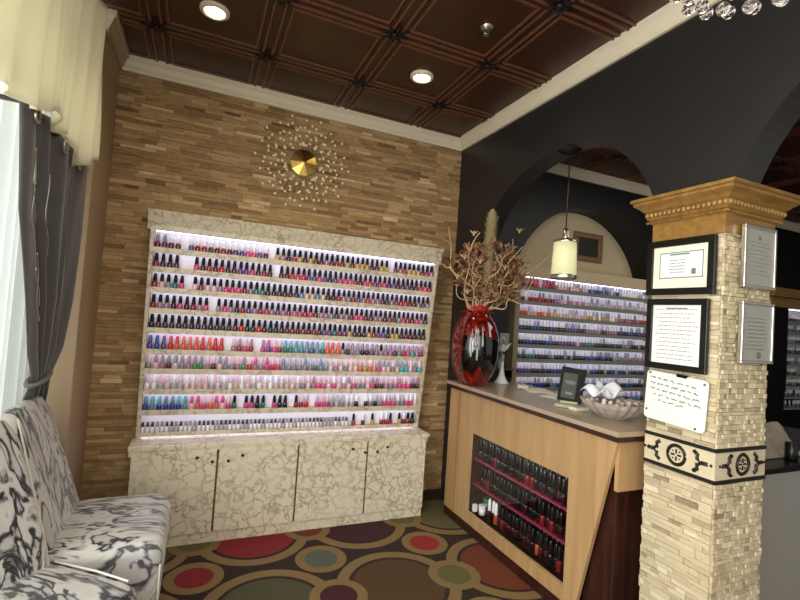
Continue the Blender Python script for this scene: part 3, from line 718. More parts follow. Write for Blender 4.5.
def make_chair(label,loc,rz,seatpipe=True):
    t=thing('slipper_chair',label,'chair',loc,rz,'marbled velvet chairs by the window')
    m=MB(); R_=[]
    for z,ins,rr in ((.10,.03,.05),(.13,.01,.05),(.30,0,.05),(.44,0,.055),(.475,.008,.06),(.495,.03,.06),(.502,.07,.06)):
        R_.append(rring(-.24+ins,.215-ins,-.29+ins,.29-ins,z,rr))
    m.loft(R_); part('seat',m,M_velv,t,world=False)
    m=MB(); R_=[]
    for k in range(15):
        v=k/14; z=.36+.66*v; xc=-.235-.14*max(0,(z-.5))/.5; w=.29-.085*v; th=.05-.012*v
        if v>.9: w-=.03*(v-.9)/.1; th-=.016*(v-.9)/.1
        R_.append([(p[0]+xc,p[1],z+p[0]*0) for p in rring(-th,th,-w,w,0,min(th*.95,.045))])
    m.loft(R_); part('backrest',m,M_velv,t,world=False)
    m=MB()
    for s in (-1,1):
        pth=[]
        for k in range(13):
            v=k/12; z=.5+.5*v; xc=-.235-.14*(z-.5)/.5; w=.29-.085*(z-.36)/.66; th=.05-.012*(z-.36)/.66; pth.append((xc+th-.004,s*(w-.006),z))
        if s<0: m.tube(pth,.004,6); part('piping',m,M_pipe,t,world=False); m=MB()
        if seatpipe:
            m.tube([(-.19,s*.270,.498),(0,s*.276,.499),(.15,s*.272,.497)],.004,6); part('piping',m,M_pipe,t,world=False); m=MB()
        m.tube([(.206,s*.281,.12),(.206,s*.281,.40)],.004,6); part('piping',m,M_pipe,t,world=False); m=MB()
    for sx in (-.19,.17):
        for sy in (-.24,.24):
            m=MB(); m.lathe([(.014,0),(.022,.105)],10,(sx,sy,0)); part('leg',m,M_leg,t,world=False)
    return t
make_chair('marbled grey and black velvet chair beside the marble cabinet',(-.275,2.44,FL+.003),0,False)
make_chair('marbled grey and black velvet chair in the bottom left corner, nearest the viewer',(-.445,1.765,FL+.003),math.radians(-39))

# ------------------------------------------------------------------ reception counter
t=thing('reception_counter','light maple counter with glass display window and dark base','counter',(2.1,2.4,FL))
KX=1.86; y0_,y1_=1.575,3.14
m=MB()
wy0,wy1,wz0,wz1=1.87,2.825,-1.352,-.793
# front panel with a window hole, slanted right-hand edge
zt,zb=-.52,-1.432
def slant(z): return y0_+(1.79-y0_)*(zt-z)/(zt-zb)
th=.022
F=[(slant(zb),zb),(y1_,zb),(y1_,zt),(slant(zt),zt)]
for q in ([(slant(zb),zb),(y1_,zb),(y1_,wz0),(slant(wz0),wz0)],[(slant(wz1),wz1),(y1_,wz1),(y1_,zt),(slant(zt),zt)],[(wy1,wz0),(y1_,wz0),(y1_,wz1),(wy1,wz1)],[(slant(wz0),wz0),(wy0,wz0),(wy0,wz1),(slant(wz1),wz1)]):
    m.prism(q,'x',KX,KX+th)
part('front_panel',m,M_wood,t)
m=MB(); m.box(KX-.004,KX+.003,2.985,3.01,zb,zt); part('groove_trim',m,M_woodd,t)
m=MB(); m.box(KX+th,2.40,y0_+.004,y0_+.026,-.76,zt); part('end_panel',m,M_wood,t)
m=MB()
m.box(KX+th,KX+.20,wy1+.02,wy1+.04,-1.42,zt); m.box(KX+th,KX+.3,wy0-.04,wy0-.02,-1.42,zt); m.box(KX+.3,KX+.32,1.8,2.9,-1.42,zt); m.box(KX+th,KX+.115,3.05,y1_-.004,-1.42,zt)
m.box(KX+th,KX+.32,1.8,2.9,-1.43,-1.41); m.box(KX+.32,2.40,1.8,2.9,-1.43,-1.41); m.box(2.38,2.40,1.66,3.0,-1.41,zt)
part('case',m,M_mahog,t)
m=MB(); m.box(KX+.045,2.36,1.605,1.785,FL+.001,-.72); part('pedestal',m,M_mahog,t,bevel=.004)
m=MB(); m.box(KX+.003,1.96,1.79,y1_-.002,FL+.001,-1.4325); m.box(1.96,2.36,1.81,2.95,FL+.001,-1.4325); part('plinth',m,M_mahog,t)
m=MB(); m.prism([(KX-.035,1.545),(2.45,1.545),(2.45,3.05),(1.965,3.05),(1.965,3.165),(KX-.035,3.165)],'z',-.492,-.468); part('worktop',m,M_top,t,bevel=.002)
m=MB(); m.prism([(KX-.018,1.558),(2.44,1.558),(2.44,3.04),(1.96,3.04),(1.96,3.155),(KX-.018,3.155)],'z',-.52,-.492); part('edge_band',m,M_mahog,t)
m=MB(); m.box(KX+.004,KX+.009,wy0-.003,wy1+.003,wz0-.003,wz1+.003); part('glass_pane',m,M_glass,t)
m=MB(); m.box(KX+.27,KX+.275,wy0-.01,wy1+.01,wz0,wz1); part('case_backing',m,plain('grey_green_backing','#59655c',.6),t)
CS=[-.985,-1.165,-1.352]
for z in CS[:2]:
    m=MB(); m.box(KX+.05,KX+.27,wy0-.01,wy1+.015,z-.008,z); part('case_shelf',m,M_pink,t)
# gel bottles in the case
GB=MB().lathe([(.011,0),(.0155,.002),(.0155,.052),(.013,.058),(.009,.062)],10); GC=MB().lathe([(.0105,.062),(.0125,.066),(.011,.128),(.006,.142)],10)
gcol={'black':plain('gel_black','#121013',.15),'dark green':plain('gel_green','#16241c',.15),'plum':plain('gel_plum','#34121d',.15),'red':plain('gel_red','#6e1a20',.15),'orange red':plain('gel_orange','#a8482e',.15)}
gmesh={k:GB.mesh('gel_body',v) for k,v in gcol.items()}; gcap=GC.mesh('gel_cap',M_blk); gcapw=GC.mesh('gel_cap',M_white)
rnd=random.Random(13)
rows=['top','centre','bottom']
for i,z in enumerate(CS):
    for rk_ in range(3):
        k=0
        for c in range(25):
            y=wy1-.025-c*.0373; x=KX+.075+rk_*.05+.006*(c%2)+(.04 if i<2 else 0)*0
            if i==2 and c<(4 if rk_==0 else 6): continue
            if i==1 and c<1: continue
            k+=1
            cc=rnd.choice(['black','black','dark green','plum','black','red'] if i<2 else ['black','plum','black','black','plum','red','orange red'])
            e=bpy.data.objects.new('gel_polish_bottle',None); COL.objects.link(e); e.empty_display_size=.02
            e.location=(x,y+rnd.uniform(-.003,.003),z+ZO+.0006+.0022); e.rotation_euler=(0,0,rnd.uniform(0,1)); e['category']='gel polish'
            e['group']='gel polish bottles in the counter case'
            w_=(i==2 and rk_==0 and c in (4,5,6))
            e['label']='%s gel bottle with %s cap, %s from left, %s row, %s counter shelf'%(cc,'white' if w_ else 'black',ordn(k),('front','middle','rear')[rk_],rows[i])
            for nm,me in (('glass_body',gmesh[cc]),('cap',gcapw if w_ else gcap)):
                p=bpy.data.objects.new(nm,me); COL.objects.link(p); p.parent=e
t=thing('green_jar','green glass jar on the bottom shelf of the counter case','jar',(KX+.13,2.755,CS[2]+.001))
m=MB(); m.lathe([(.03,0),(.036,.004),(.036,.075),(.03,.082)],16); part('body',m,plain('green_glass','#3e5c45',.2),t,world=False)
m=MB(); m.lathe([(.032,.082),(.032,.1)],16); part('lid',m,plain('green_lid','#4d6e56',.4),t,world=False)
t=thing('white_tub','white tub standing beside the green jar inside the counter case','tub',(KX+.075,2.735,CS[2]+.001))
m=MB(); m.lathe([(.022,0),(.026,.05)],14); part('body',m,M_white,t,world=False)
m=MB(); m.lathe([(.028,.05),(.028,.064)],14); part('lid',m,M_white,t,world=False)
m=MB(); m.box(KX+.04,KX+.07,2.785,2.81,CS[2],CS[2]+.05); solo('small_white_box',m,M_white,'small white box at the left end of the counter case','box',bevel=.002)

# ------------------------------------------------------------------ things on the counter
CT=-.468
VX,VY=1.9,2.9
_m,nt,b=newmat('red_black_drip_glaze'); tc=nt.nodes.new('ShaderNodeTexCoord'); sep=nt.nodes.new('ShaderNodeSeparateXYZ'); nt.links.new(tc.outputs['Object'],sep.inputs[0])
mp=nt.nodes.new('ShaderNodeMapping'); mp.inputs['Scale'].default_value=(9,9,1.1); nt.links.new(tc.outputs['Object'],mp.inputs['Vector'])
n1=nt.nodes.new('ShaderNodeTexNoise'); n1.inputs['Scale'].default_value=1.4; n1.inputs['Detail'].default_value=3; nt.links.new(mp.outputs[0],n1.inputs['Vector'])
# black panel on the camera side (+ toward -y), drips from a red shoulder
def mth(op,a,bv=None,cv=None):
    n=nt.nodes.new('ShaderNodeMath'); n.operation=op
    for i,v in enumerate((a,bv,cv)):
        if v is None: continue
        if isinstance(v,(int,float)): n.inputs[i].default_value=v
        else: nt.links.new(v,n.inputs[i])
    return n.outputs[0]
zz=mth('MULTIPLY_ADD',n1.outputs['Fac'],.26,sep.outputs[2])
top=mth('LESS_THAN',zz,.50); bot=mth('GREATER_THAN',zz,.23)
side=mth('GREATER_THAN',mth('SUBTRACT',mth('MULTIPLY_ADD',n1.outputs['Fac'],.05,sep.outputs[0]),mth('MULTIPLY',sep.outputs[1],.55)),-.09)
msk=mth('MULTIPLY',mth('MULTIPLY',top,bot),side)
n2=nt.nodes.new('ShaderNodeTexNoise'); n2.inputs['Scale'].default_value=22; nt.links.new(tc.outputs['Object'],n2.inputs['Vector'])
redc=ramp(nt,n2.outputs['Fac'],[(.3,'#3f0b0a'),(.55,'#661612'),(.75,'#8e2a1c')])
mx=nt.nodes.new('ShaderNodeMix'); mx.data_type='RGBA'; nt.links.new(msk,mx.inputs['Factor']); nt.links.new(redc,mx.inputs['A']); mx.inputs['B'].default_value=lin('#0e0b0c')
nt.links.new(mx.outputs['Result'],b.inputs['Base Color']); S(b,'Roughness',.12); S(b,'Coat Weight',.7); M_vase=_m
t=thing('red_vase','large red and black glazed vase at the left end of the counter','vase',(VX,VY,CT+.001))
m=MB(); prof=[(.0001,0),(.08,0),(.09,.008),(.125,.06),(.155,.13),(.174,.21),(.178,.29),(.172,.37),(.152,.44),(.118,.50),(.095,.525),(.098,.54),(.09,.545),(.078,.52),(.08,.49)]
m.lathe(prof,40,cap=False); part('body',m,M_vase,t,world=False)
m=MB()
for a0,z0_,L in ((-2.3,.42,.2),(-2.15,.44,.17),(-1.85,.44,.14),(-1.5,.47,.10),(-2.05,.42,.22)):
    def rad(z): 
        for (ra,za),(rb,zb_) in zip(prof[1:],prof[2:]):
            if za<=z<=zb_ and zb_>za: return ra+(rb-ra)*(z-za)/(zb_-za)
        return .18
    pth=[((rad(z0_-L*k/10)+.001)*math.cos(a0),(rad(z0_-L*k/10)+.001)*math.sin(a0),z0_-L*k/10) for k in range(11)]
    m.tube(pth,[.003+.006*k/10 for k in range(11)],6)
part('glaze_drips',m,plain('grey_glaze_drip','#9fa3a0',.15),t,world=False)
# dried arrangement
t=thing('dried_branch_arrangement','dried curly willow branches with pampas plume standing in the red vase','dried flowers',(VX,VY,CT+.40))
rnd=random.Random(4)
M_twig=plain('pale_willow','#bd9f78',.6,noise=.3,nscale=30); M_twd=plain('brown_twig','#5b3f2a',.7)
B0=Vector((VX,VY,.03))
def twig(end,seedv,r0=.0065,curl=.03,n=26,name='willow_branch',mat=None,leafy=0):
    rr=random.Random(seedv); e=Vector(end); s0=B0+Vector((rr.uniform(-.04,.04),rr.uniform(-.04,.04),-.28)); ph=[rr.uniform(0,6) for _ in range(3)]; fr_=rr.uniform(2.2,3.6)
    pth=[]
    mid=B0+Vector(((e.x-B0.x)*.12,(e.y-B0.y)*.12,.05))
    for k in range(n+1):
        v=k/n; a=s0.lerp(mid,min(1,v*4)) if v<.25 else mid.lerp(e,(v-.25)/.75)
        w=curl*max(0,(v-.25)/.75)**.6
        pth.append(a+Vector((w*math.sin(fr_*2*PI*v+ph[0]),w*.7*math.sin(fr_*1.7*PI*v+ph[1]),w*math.cos(fr_*2*PI*v+ph[2]))))
    m=MB(); m.tube(pth,[r0*(1-.75*k/n) for k in range(n+1)],6)
    for q in range(3):     # side shoots
        k=rr.randrange(int(n*.5),n-2); p=pth[k]; d=(pth[k+1]-pth[k]).normalized(); sd=Vector((rr.uniform(-1,1),rr.uniform(-.5,.5),rr.uniform(0,1))).normalized()
        L=rr.uniform(.05,.12); m.tube([p+(d*.5+sd)*L*j/6+Vector((0,0,.008*math.sin(j*1.7))) for j in range(7)],[r0*.45*(1-.1*j) for j in range(7)],5)
    part(name,m,mat or M_twig,t)
for k,e in enumerate([(1.50,2.76,.56),(2.36,2.72,.52),(2.30,2.72,.36),(2.10,2.70,.56),(1.72,2.72,.62),(1.90,2.66,.46),(1.58,2.72,.24),(2.05,2.70,.64),(1.72,2.66,.42),(2.22,2.66,.22),(1.62,2.70,.50),(2.0,2.62,.34)]):
    twig(e,k+1,.0115 if k<6 else .009,.034)
for k in range(16):
    a=rnd.uniform(-1,1); e=(VX+a*.36,VY+rnd.uniform(-.14,.12),.28+rnd.uniform(0,.30)-abs(a)*.08); twig(e,100+k,.003,.012,16,'brown_stem',M_twd)
m=MB()
for k in range(1150):     # crumpled brown dried leaves
    a_=rnd.uniform(0,2*PI); q_=rnd.random()**.55; zz_=math.sin(a_)*q_; wd_=.2+.12*(zz_+1)/2
    p=Vector((VX+.06+math.cos(a_)*q_*wd_,VY-.02+rnd.uniform(-.15,.11),.36+.235*zz_))
    L=rnd.uniform(.03,.07); d=Vector((rnd.uniform(-1,1),rnd.uniform(-1,1),rnd.uniform(-.4,1))).normalized(); w=d.cross(Vector((rnd.uniform(-1,1),rnd.uniform(-1,1),rnd.uniform(-1,1)))).normalized()*L*.3; nn=d.cross(w).normalized()*L*.18
    m.add([p,p+d*L*.5+w+nn,p+d*L,p+d*L*.5-w+nn],[(0,1,2),(0,2,3)])
part('dried_leaves',m,plain('brown_dried_leaf','#8a6549',.8,noise=.5,nscale=8),t,kind='stuff')
m=MB(); pb=Vector((1.885,2.78,.28)); m.tube([B0+Vector((.01,0,-.2)),B0+Vector((.012,0,.1)),pb],.005,6)
for k in range(2200):
    v=rnd.random(); c=pb+Vector((.02*v,0,.53*v)); a=rnd.uniform(0,2*PI); rr=(.062 if v<.85 else .062*max(.15,1-((v-.85)/.15)**2*.8))*(.6+.4*rnd.random())
    o=Vector((math.cos(a),math.sin(a),0)); q=c+o*rr*.25; e=c+o*rr+Vector((0,0,.028)); w=Vector((-o.y,o.x,.1))*.009
    m.add([q-w,q+w,e],[(0,1,2)])
part('pampas_plume',m,plain('straw_plume','#b3a278',.8,noise=.3,nscale=30),t)
for k,(x,z) in enumerate(((2.16,.70),(1.66,.44),(1.62,.30),(2.10,.28),(2.0,.40),(1.78,.42),(2.27,.34),(1.74,.62),(1.70,.20))):
    m=MB(); c=Vector((x,2.74+rnd.uniform(-.04,.05),z))
    for q in range(6):
        an=q*PI/3; d=Vector((math.cos(an)*.8,math.sin(an)*.8-.2,.7)).normalized(); w=d.cross(Vector((0,0,1))).normalized()*.009; L=.045
        m.add([c,c+d*L*.5+w,c+d*L,c+d*L*.5-w],[(0,1,2),(0,2,3)])
    m.ball(c,.007,8,5); part('dried_flower',m,plain('ivory_petal','#c3ae88',.7) if k%3 else plain('gold_petal','#b99c62',.7),t,solid=.0015)
m=MB()
for k in range(14):
    a=2*PI*k/14; c=Vector((VX+.06*math.cos(a),VY+.06*math.sin(a),.095+rnd.uniform(0,.03))); m.ball(c,.026,8,6)
    d=Vector((math.cos(a),math.sin(a),-.4)); w=Vector((-d.y,d.x,0))*.018; m.add([c,c+d*.05+w,c+d*.10,c+d*.05-w],[(0,1,2),(0,2,3)])
part('red_flowers',m,plain('red_silk_flower','#a01c1a',.6,noise=.3,nscale=40),t)
# white figurine
t=thing('white_crane_figurine','slender white crane figurine standing behind the red vase','figurine',(2.23,3.0,CT+.001))
m=MB(); m.lathe([(.0001,0),(.055,0),(.06,.006),(.045,.02),(.025,.06),(.014,.12),(.012,.18)],16); part('base',m,plain('glazed_white','#c9cbc8',.2),t,world=False)
m=MB(); m.tube([(0,0,.17),(-.01,0,.22),(-.02,0,.26),(0,0,.30),(.012,0,.335),(-.004,0,.36),(-.03,0,.355)],[.013,.024,.03,.018,.009,.010,.003],8); m.tube([(0,0,.26),(.05,0,.30),(.075,0,.32)],[.02,.012,.003],6); part('bird',m,plain('glazed_silver_white','#b5b7b4',.2),t,world=False)
# small crystal ornament
t=thing('crystal_ornament','small clear crystal ornament between the figurine and the counter edge','ornament',(2.22,2.72,CT+.001))
m=MB()
for k in range(9): a=k*.7; m.ball((.03*math.cos(a),.03*math.sin(a),.014+.006*(k%2)),.013,8,5)
part('beads',m,plain('clear_bead','#cfcac2',.1,spec=.8),t,world=False)
# sign holder
t=thing('acrylic_card_stand','black tilted card stand with oval emblems on the counter','card stand',(2.06,2.10,CT+.001),math.radians(-50))
m=MB()
Mt=Matrix.Translation((0,0,.03))@Matrix.Rotation(math.radians(-12),4,'X')@Matrix.Rotation(math.radians(5),4,'Y')
m.box(-.07,.07,-.006,.006,0,.205); m.xf(Mt); bd=part('panel',m,plain('matt_black_panel','#0c0b0a',.6,spec=.2),t,world=False,bevel=.002)
m=MB(); m.box(-.052,.028,-.009,-.0065,.02,.17); m.xf(Mt); part('card',m,plain('grey_green_card','#3f453a',.6,spec=.3),bd,world=False)
m=MB()
for zc,rx,rz_ in ((.115,.034,.012),(.05,.024,.009)):
    m=MB(); m.prism([(rx*math.cos(2*PI*k/20)-.008,zc+rz_*math.sin(2*PI*k/20)) for k in range(20)],'y',-.0105,-.0092); m.xf(Mt); part('emblem',m,M_blk,bd,world=False)
m=MB(); m.prism([(-.075,-.055),(.075,-.055),(.075,.05),(-.075,.05)],'z',0,.02); m.box(-.05,.05,-.01,.03,.02,.035); part('base',m,plain('sage_cream','#9a9a7c',.5),t,world=False,bevel=.003)
m=MB(); m.box(2.0,2.10,1.98,2.04,CT+.001,CT+.02); solo('cream_card_box',m,plain('cream_card','#d5cdb4',.6),'small cream box lying between card stand and crystal bowl','box',bevel=.002)
# bowl
cutg=plain('cut_glass','#c0b4aa',.12,spec=.8); S(cutg.node_tree.nodes['Principled BSDF'],'Alpha',.55)
t=thing('crystal_bowl','wide cut crystal bowl of wrapped candies on the counter','bowl',(2.12,1.83,CT+.001))
m=MB(); seg=40; pr=[(.0001,.006),(.07,.004),(.075,.0),(.082,.004),(.12,.03),(.155,.062),(.172,.085),(.166,.086),(.148,.062),(.11,.034),(.07,.014),(.0001,.012)]
vs=[];k_=len(pr)
for i in range(seg):
    a=2*PI*i/seg
    for q,(rr,z) in enumerate(pr):
        s=1+(.035*(1 if i%2 else -1) if 3<q<8 else 0); vs.append((rr*s*math.cos(a),rr*s*math.sin(a),z+(.005*(i%2) if q in (6,7) else 0)))
m.add(vs,[(i*k_+q,((i+1)%seg)*k_+q,((i+1)%seg)*k_+q+1,i*k_+q+1) for i in range(seg) for q in range(k_-1)],smooth=False)
part('bowl_body',m,cutg,t,world=False)
m=MB()
cw=[plain('candy_wrapper',c,.35) for c in ('#d8d2c2','#b9a98c','#8c6a5a','#e6e2da')]
cn=['white','tan','brown','ivory']
pl=[(rr,k,n) for rr,n in ((.135,13),(.095,9),(.05,5)) for k in range(n)]
for j,(rr,k,n) in enumerate(pl):
    a=2*PI*k/n+rr*20; x=2.12+rr*math.cos(a); y=1.83+rr*math.sin(a); z=CT+.07+(.135-rr)*.12+(.0 if rr>.1 else .0)
    m=MB(); ax=Vector((math.cos(a+1),math.sin(a+1),.2)).normalized(); c=Vector((x,y,z)); m.ball(c,.0135,8,6)
    sd=ax.cross(Vector((0,0,1))).normalized()*.009
    for s in (-1,1): m.add([c+ax*s*.011,c+ax*s*.026+sd,c+ax*s*.026-sd],[(0,1,2)])
    side='left' if x<2.06 else 'right' if x>2.18 else 'middle'
    solo('wrapped_candy',m,cw[j%4],'twist wrapped candy heaped in the crystal bowl on the counter','candy','wrapped candies in the crystal bowl')
m=MB()
def tis(uu,vv): return (2.13+.13*(uu-.5)*2*.6,1.93+.08*(vv-.5)*2,CT+.115+.022*math.sin(uu*9)+.02*math.cos(vv*8+uu*4)+.03*uu)
m.grid(tis,14,10); solo('white_tissue',m,plain('white_tissue_paper','#dcdfe6',.8),'crumpled white tissue rising behind the candy bowl','tissue',solid=.002)
m=MB(); m.box(2.28,2.43,1.93,2.15,CT+.001,CT+.035); solo('black_tray',m,M_blk,'flat black tray behind the crystal bowl at the counter end','tray',bevel=.004)
for k,(x,y,w,h,rt,lb) in enumerate(((2.28,2.38,.10,.11,.3,'white paper sheet lying nearest the card stand'),(2.30,2.66,.09,.11,-.4,'white paper sheet lying toward the vase end of the counter'))):
    m=MB(); m.box(-w,w,-h,h,0,.003); m.xf(Matrix.Translation((x,y,CT+.001+k*.0))@Matrix.Rotation(rt,4,'Z')); solo('paper_sheet',m,M_paper,lb,'paper','papers on the counter')

# ------------------------------------------------------------------ back-room rack in the niche
t=thing('niche_display_rack','grey beige rack of lit polish shelves inside the far arched niche','display rack',(3.5,3.5,FL))
N0,N1=2.625,4.42; NY=3.385; NB=3.60
for a,b in ((N0,N0+.05),(N1-.03,N1)):
    m=MB(); m.box(a,b,NY,NB,FL+.001,.455); part('side_panel',m,plain('taupe_rack','#8c7d68',.5),t)
m=MB(); m.box(N0,N1,NY-.006,NB,.455,.57); part('header',m,M_beige,t,bevel=.003)
m=MB(); m.box(N0+.05,N1-.03,NY+.075,NY+.085,FL+.1,.455); part('back_panel',m,M_white,t)
S2=[.366-.1335*k for k in range(9)]
for z in S2+[-.84]:
    m=MB(); m.prism([(NY,z-.034),(NY+.012,z-.034),(NY+.012,z-.012),(NY+.075,z-.012),(NY+.075,z),(NY,z)],'x',N0+.05,N1-.03); part('shelf',m,plain('grey_green_shelf','#7d8170',.5),t)
for z in [.455]+[q-.012 for q in S2]:
    m=MB(); m.box(N0+.055,N1-.035,NY+.015,NY+.023,z-.004,z-.0005); part('light_strip',m,M_led,t)
m=MB(); m.box(N0+.05,N1-.03,NY+.005,NB,FL+.001,-.876); part('base_cabinet',m,M_marbr,t)
PAL2=[(['crimson','hot pink','bright red'],['mauve','pale pink'],['royal blue','steel blue'],['silver glitter','white']),
 (['bright red','crimson'],['pale pink','mauve'],['nude beige','silver glitter'],['pale pink','silver glitter']),
 (['nude beige','coral orange'],['pale pink','nude beige'],['gold glitter','white'],['crimson','mauve']),
 (['black','royal blue'],['burgundy','purple'],['burgundy','mauve'],['black','royal blue']),
 (['royal blue','black'],['burgundy','purple'],['teal green','black'],['black','grey']),
 (['black','teal green'],['black','grey'],['royal blue','black'],['grey','mauve']),
 (['black','purple'],['purple','royal blue'],['royal blue','black'],['royal blue','black']),
 (['royal blue','black'],['royal blue','steel blue'],['purple','royal blue'],['royal blue','black']),
 (['black','royal blue'],['steel blue','royal blue'],['black','royal blue'],['steel blue','black'])]
m=MB(); rnd=random.Random(31)
for i,z in enumerate(S2):
    for c in range(44):
        u_=c/43; x=N0+.075+c*(N1-N0-.13)/43; q=PAL2[i][min(3,int(u_*4))]; b=rnd.choice(q)
        cp_='white' if rnd.random()<.75 else rnd.choice(['silver glitter','grey'])
        if i in(0,) and u_<.25: cp_='crimson'
        if rnd.random()<.04: continue
        into(m,BODY,keys.index(b),x,NY+.04,z+.0003); into(m,CAP,keys.index(cp_),x,NY+.04,z+.0003)
solo('polish_bottles',m,restm,'rows of small polish bottles filling the rack in the far niche','nail polish',kind='stuff')
# picture in the niche
t=thing('ornate_picture','small dark picture in an ornate bronze frame on the niche wall','picture frame',(3.69,YW+.185,.715))
y=YW+.199; m=MB()
w,h=.40,.30
M_ofr=plain('bronze_frame','#86694c',.35,metal=.2,noise=.4,nscale=50,bump=.4)
m=MB(); a,b,c,d=3.49,3.88,.715,1.015
for q in ((a,b,c,c+.055),(a,b,d-.055,d),(a,a+.055,c+.055,d-.055),(b-.055,b,c+.055,d-.055)): m.box(q[0],q[1],y-.03,y,q[2],q[3])
fr_=part('frame',m,M_ofr,t,bevel=.006)
m=MB()
for k in range(14):
    x=a+.01+(b-a-.02)*k/13
    for z in (c+.012,d-.012): m.ball((x,y-.03,z),.009,6,4)
for k in range(10):
    z=c+.02+(d-c-.04)*k/9
    for x in (a+.012,b-.012): m.ball((x,y-.03,z),.009,6,4)
part('beading',m,M_ofr,fr_)
m=MB(); m.box(a+.055,b-.055,y-.012,y-.006,c+.055,d-.055); part('painting',m,plain('dark_painting','#2a2622',.4,noise=.9,nscale=9),t)
# little wall shelf left of the rack
t=thing('small_wall_shelf','narrow dark wall shelf beside the vase, left of the far rack','shelf',(2.45,3.4,-.40))
m=MB(); m.box(2.36,2.60,3.31,YW-.001,-.402,-.388); part('board',m,plain('grey_shelf','#4a4642',.5),t)
m=MB(); m.box(2.58,2.59,3.33,YW-.001,-.47,-.402); m.box(2.37,2.38,3.33,YW-.001,-.47,-.402); part('bracket',m,M_blkm,t)
m=MB(); m.box(2.50,2.60,3.385,3.389,-.23,-.08); m.xf(Matrix.Translation((0,.0,0))); solo('pinned_card',m,M_papg,'pale card fixed to the dark wall above the small shelf','card')
bpy.data.objects['pinned_card'].location.y=YW-.0022
t=thing('lotion_bottle','small pale pump bottle standing on the narrow dark wall shelf','bottle',(2.47,3.365,-.3875))
m=MB(); m.lathe([(.02,0),(.022,.004),(.022,.07),(.01,.085)],12); part('body',m,M_papg,t,world=False)
m=MB(); m.lathe([(.008,.085),(.008,.105)],8); m.box(-.03,.006,-.005,.005,.1,.108); part('pump',m,M_blk,t,world=False)

# ------------------------------------------------------------------ far right: second rack with wooden header, desk with clutter
t=thing('far_wooden_rack','distant bottle rack under a wooden header right of the column','display rack',(7.2,3.3,FL))
m=MB(); m.box(6.2,8.19,3.2,YW-.001,.43,.55); m.box(6.15,8.19,3.15,YW-.001,.55,.66); part('header',m,wood('shaded_oak','#8a6a3c','#a5814e',(3,14,14),.4),t,bevel=.01)  # header has its own oak tone, a little lighter than the capital
m=MB(); m.box(6.1,6.62,3.24,YW-.001,FL+.001,.43); part('dark_pier',m,M_blkm,t)
for x in (6.62,7.3,8.14):
    m=MB(); m.box(x,x+.03,3.24,YW-.001,FL+.9,.43); part('divider',m,M_blkm,t)
m=MB(); m.box(6.65,8.14,3.40,3.415,FL+.9,.43); part('back_panel',m,M_white,t)
for k in range(9):
    z=.28-.135*k; m=MB(); m.box(6.65,8.14,3.26,3.40,z-.02,z); part('shelf',m,M_papg,t)
    m=MB(); m.box(6.67,8.12,3.27,3.28,z+.125 if k else .42,z+.129 if k else .424); part('light_strip',m,M_led,t)
m=MB()
for k in range(9):
    z=.28-.135*k
    for c in range(33):
        x=6.68+c*.044
        if abs(x-7.315)<.04 or rnd.random()<.1: continue
        b=rnd.choice(['black','royal blue','burgundy','grey','steel blue']); into(m,BODY,keys.index(b),x,3.32,z+.0003); into(m,CAP,keys.index('white'),x,3.32,z+.0003)
solo('distant_bottles',m,restm,'tiny bottles lined on the distant rack right of the column','nail polish',kind='stuff')
t=thing('grey_desk','pale grey desk with black top behind the stone column','desk',(3.6,1.95,FL))
m=MB(); m.box(2.85,4.5,1.50,2.3,FL+.001,-.72); part('body',m,plain('pale_grey_laminate','#a3a199',.5),t,bevel=.003)
m=MB(); m.box(2.82,4.54,1.475,2.33,-.72,-.69); part('desktop',m,M_blk,t,bevel=.003)
m=MB()
def tow(uu,vv):
    x=3.02+.5*uu; y=1.60+.4*vv; e=min(uu,1-uu,vv,1-vv); return (x,y,-.688+min(.13,e*.6)*(1+.3*math.sin(uu*17+vv*7))+.02*math.sin(vv*15+uu*6)*min(1,e*6)+.002)
m.grid(tow,36,26); solo('crumpled_towel',m,plain('taupe_towel','#8b8376',.9,noise=.3,nscale=30,bump=.5),'crumpled taupe towel heaped on the grey desk','towel')
m=MB(); m.box(3.3,3.62,2.09,2.25,-.689,-.65); solo('desk_tray',m,plain('dark_tray','#26272a',.4),'dark shallow tray at the back of the grey desk','tray',bevel=.004)
m=MB(); m.lathe([(.03,0),(.032,.004),(.032,.10),(.029,.102)],16,(3.28,1.56,-.689)); solo('dark_cup',m,M_blk,'small dark cup standing at the desk edge beside the crumpled towel','cup')
t=thing('desk_lamp','black slender task lamp at the back of the grey desk','lamp',(3.95,2.1,-.689))
m=MB(); m.lathe([(.06,0),(.06,.012),(.01,.02)],16); part('base',m,M_blk,t,world=False)
m=MB(); m.tube([(0,0,.015),(.02,0,.2),(-.12,0,.33)],.006,6); part('arm',m,M_silv,t,world=False)
m=MB(); m.tube([(-.08,-.0,.325),(-.30,0,.33)],.012,8); part('head',m,M_white,t,world=False)

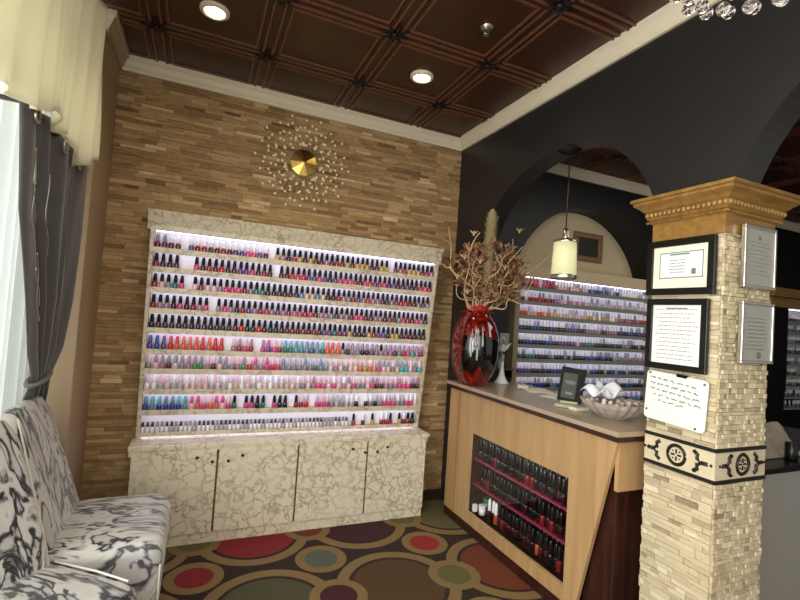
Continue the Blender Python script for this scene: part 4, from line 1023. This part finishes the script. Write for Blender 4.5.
# ------------------------------------------------------------------ lights
def area(name,loc,rot,sx,sy,e,col=(1,1,1)):
    l=bpy.data.lights.new(name,'AREA'); l.shape='RECTANGLE'; l.size=sx; l.size_y=sy; l.energy=e; l.color=col
    o=bpy.data.objects.new(name,l); COL.objects.link(o); o.location=(loc[0],loc[1],loc[2]+ZO); o.rotation_euler=rot; return o
area('daylight_bare_window',(-1.4,.0,.15),(0,-PI/2,0),2.2,1.9,170,(.97,.985,1))  # daylight added through an unseen uncurtained stretch, to light the room directly
area('daylight_sheer_window',(-1.4,1.95,.15),(0,-PI/2,0),2.2,1.8,26,(.95,1,.98))          # sky light just outside the left window
area('storefront_daylight',(-.2,-1.5,.4),(math.radians(78),0,math.radians(-12)),2.6,2.0,55,(1,.97,.9))  # fill added behind the lens for light from the rear; no storefront built
area('room_ceiling_light',(.7,.4,1.5),(0,0,0),1.0,1.0,24,(1,.9,.72))  # warm fill panel added out of view under the ceiling; no fitting there
area('back_room_ceiling_light',(4.2,1.6,1.5),(0,0,0),1.6,1.0,20,(1,.9,.75))  # unseen panel added to brighten the back room, without a fitting
for x,y in ((-.047,2.621),(1.204,2.647)):
    l=bpy.data.lights.new('downlight_bulb','SPOT'); l.energy=16; l.spot_size=math.radians(120); l.spot_blend=.8; l.shadow_soft_size=.05; l.color=(1,.88,.66)
    o=bpy.data.objects.new('downlight_bulb',l); COL.objects.link(o); o.location=(x,y,CE-.03+ZO)
l=bpy.data.lights.new('case_light','AREA'); l.shape='RECTANGLE'; l.size=.04; l.size_y=.9; l.energy=.7; o=bpy.data.objects.new('case_light',l); COL.objects.link(o); o.location=(KX+.04,2.34,-.79+ZO)
w=bpy.data.worlds.new('world'); bpy.context.scene.world=w; w.use_nodes=True; bg=w.node_tree.nodes['Background']; bg.inputs[0].default_value=(1,.97,.92,1); bg.inputs[1].default_value=.55
sc_=bpy.context.scene
sc_.view_settings.view_transform='Standard'; sc_.view_settings.look='None'; sc_.view_settings.exposure=0; sc_.view_settings.gamma=1
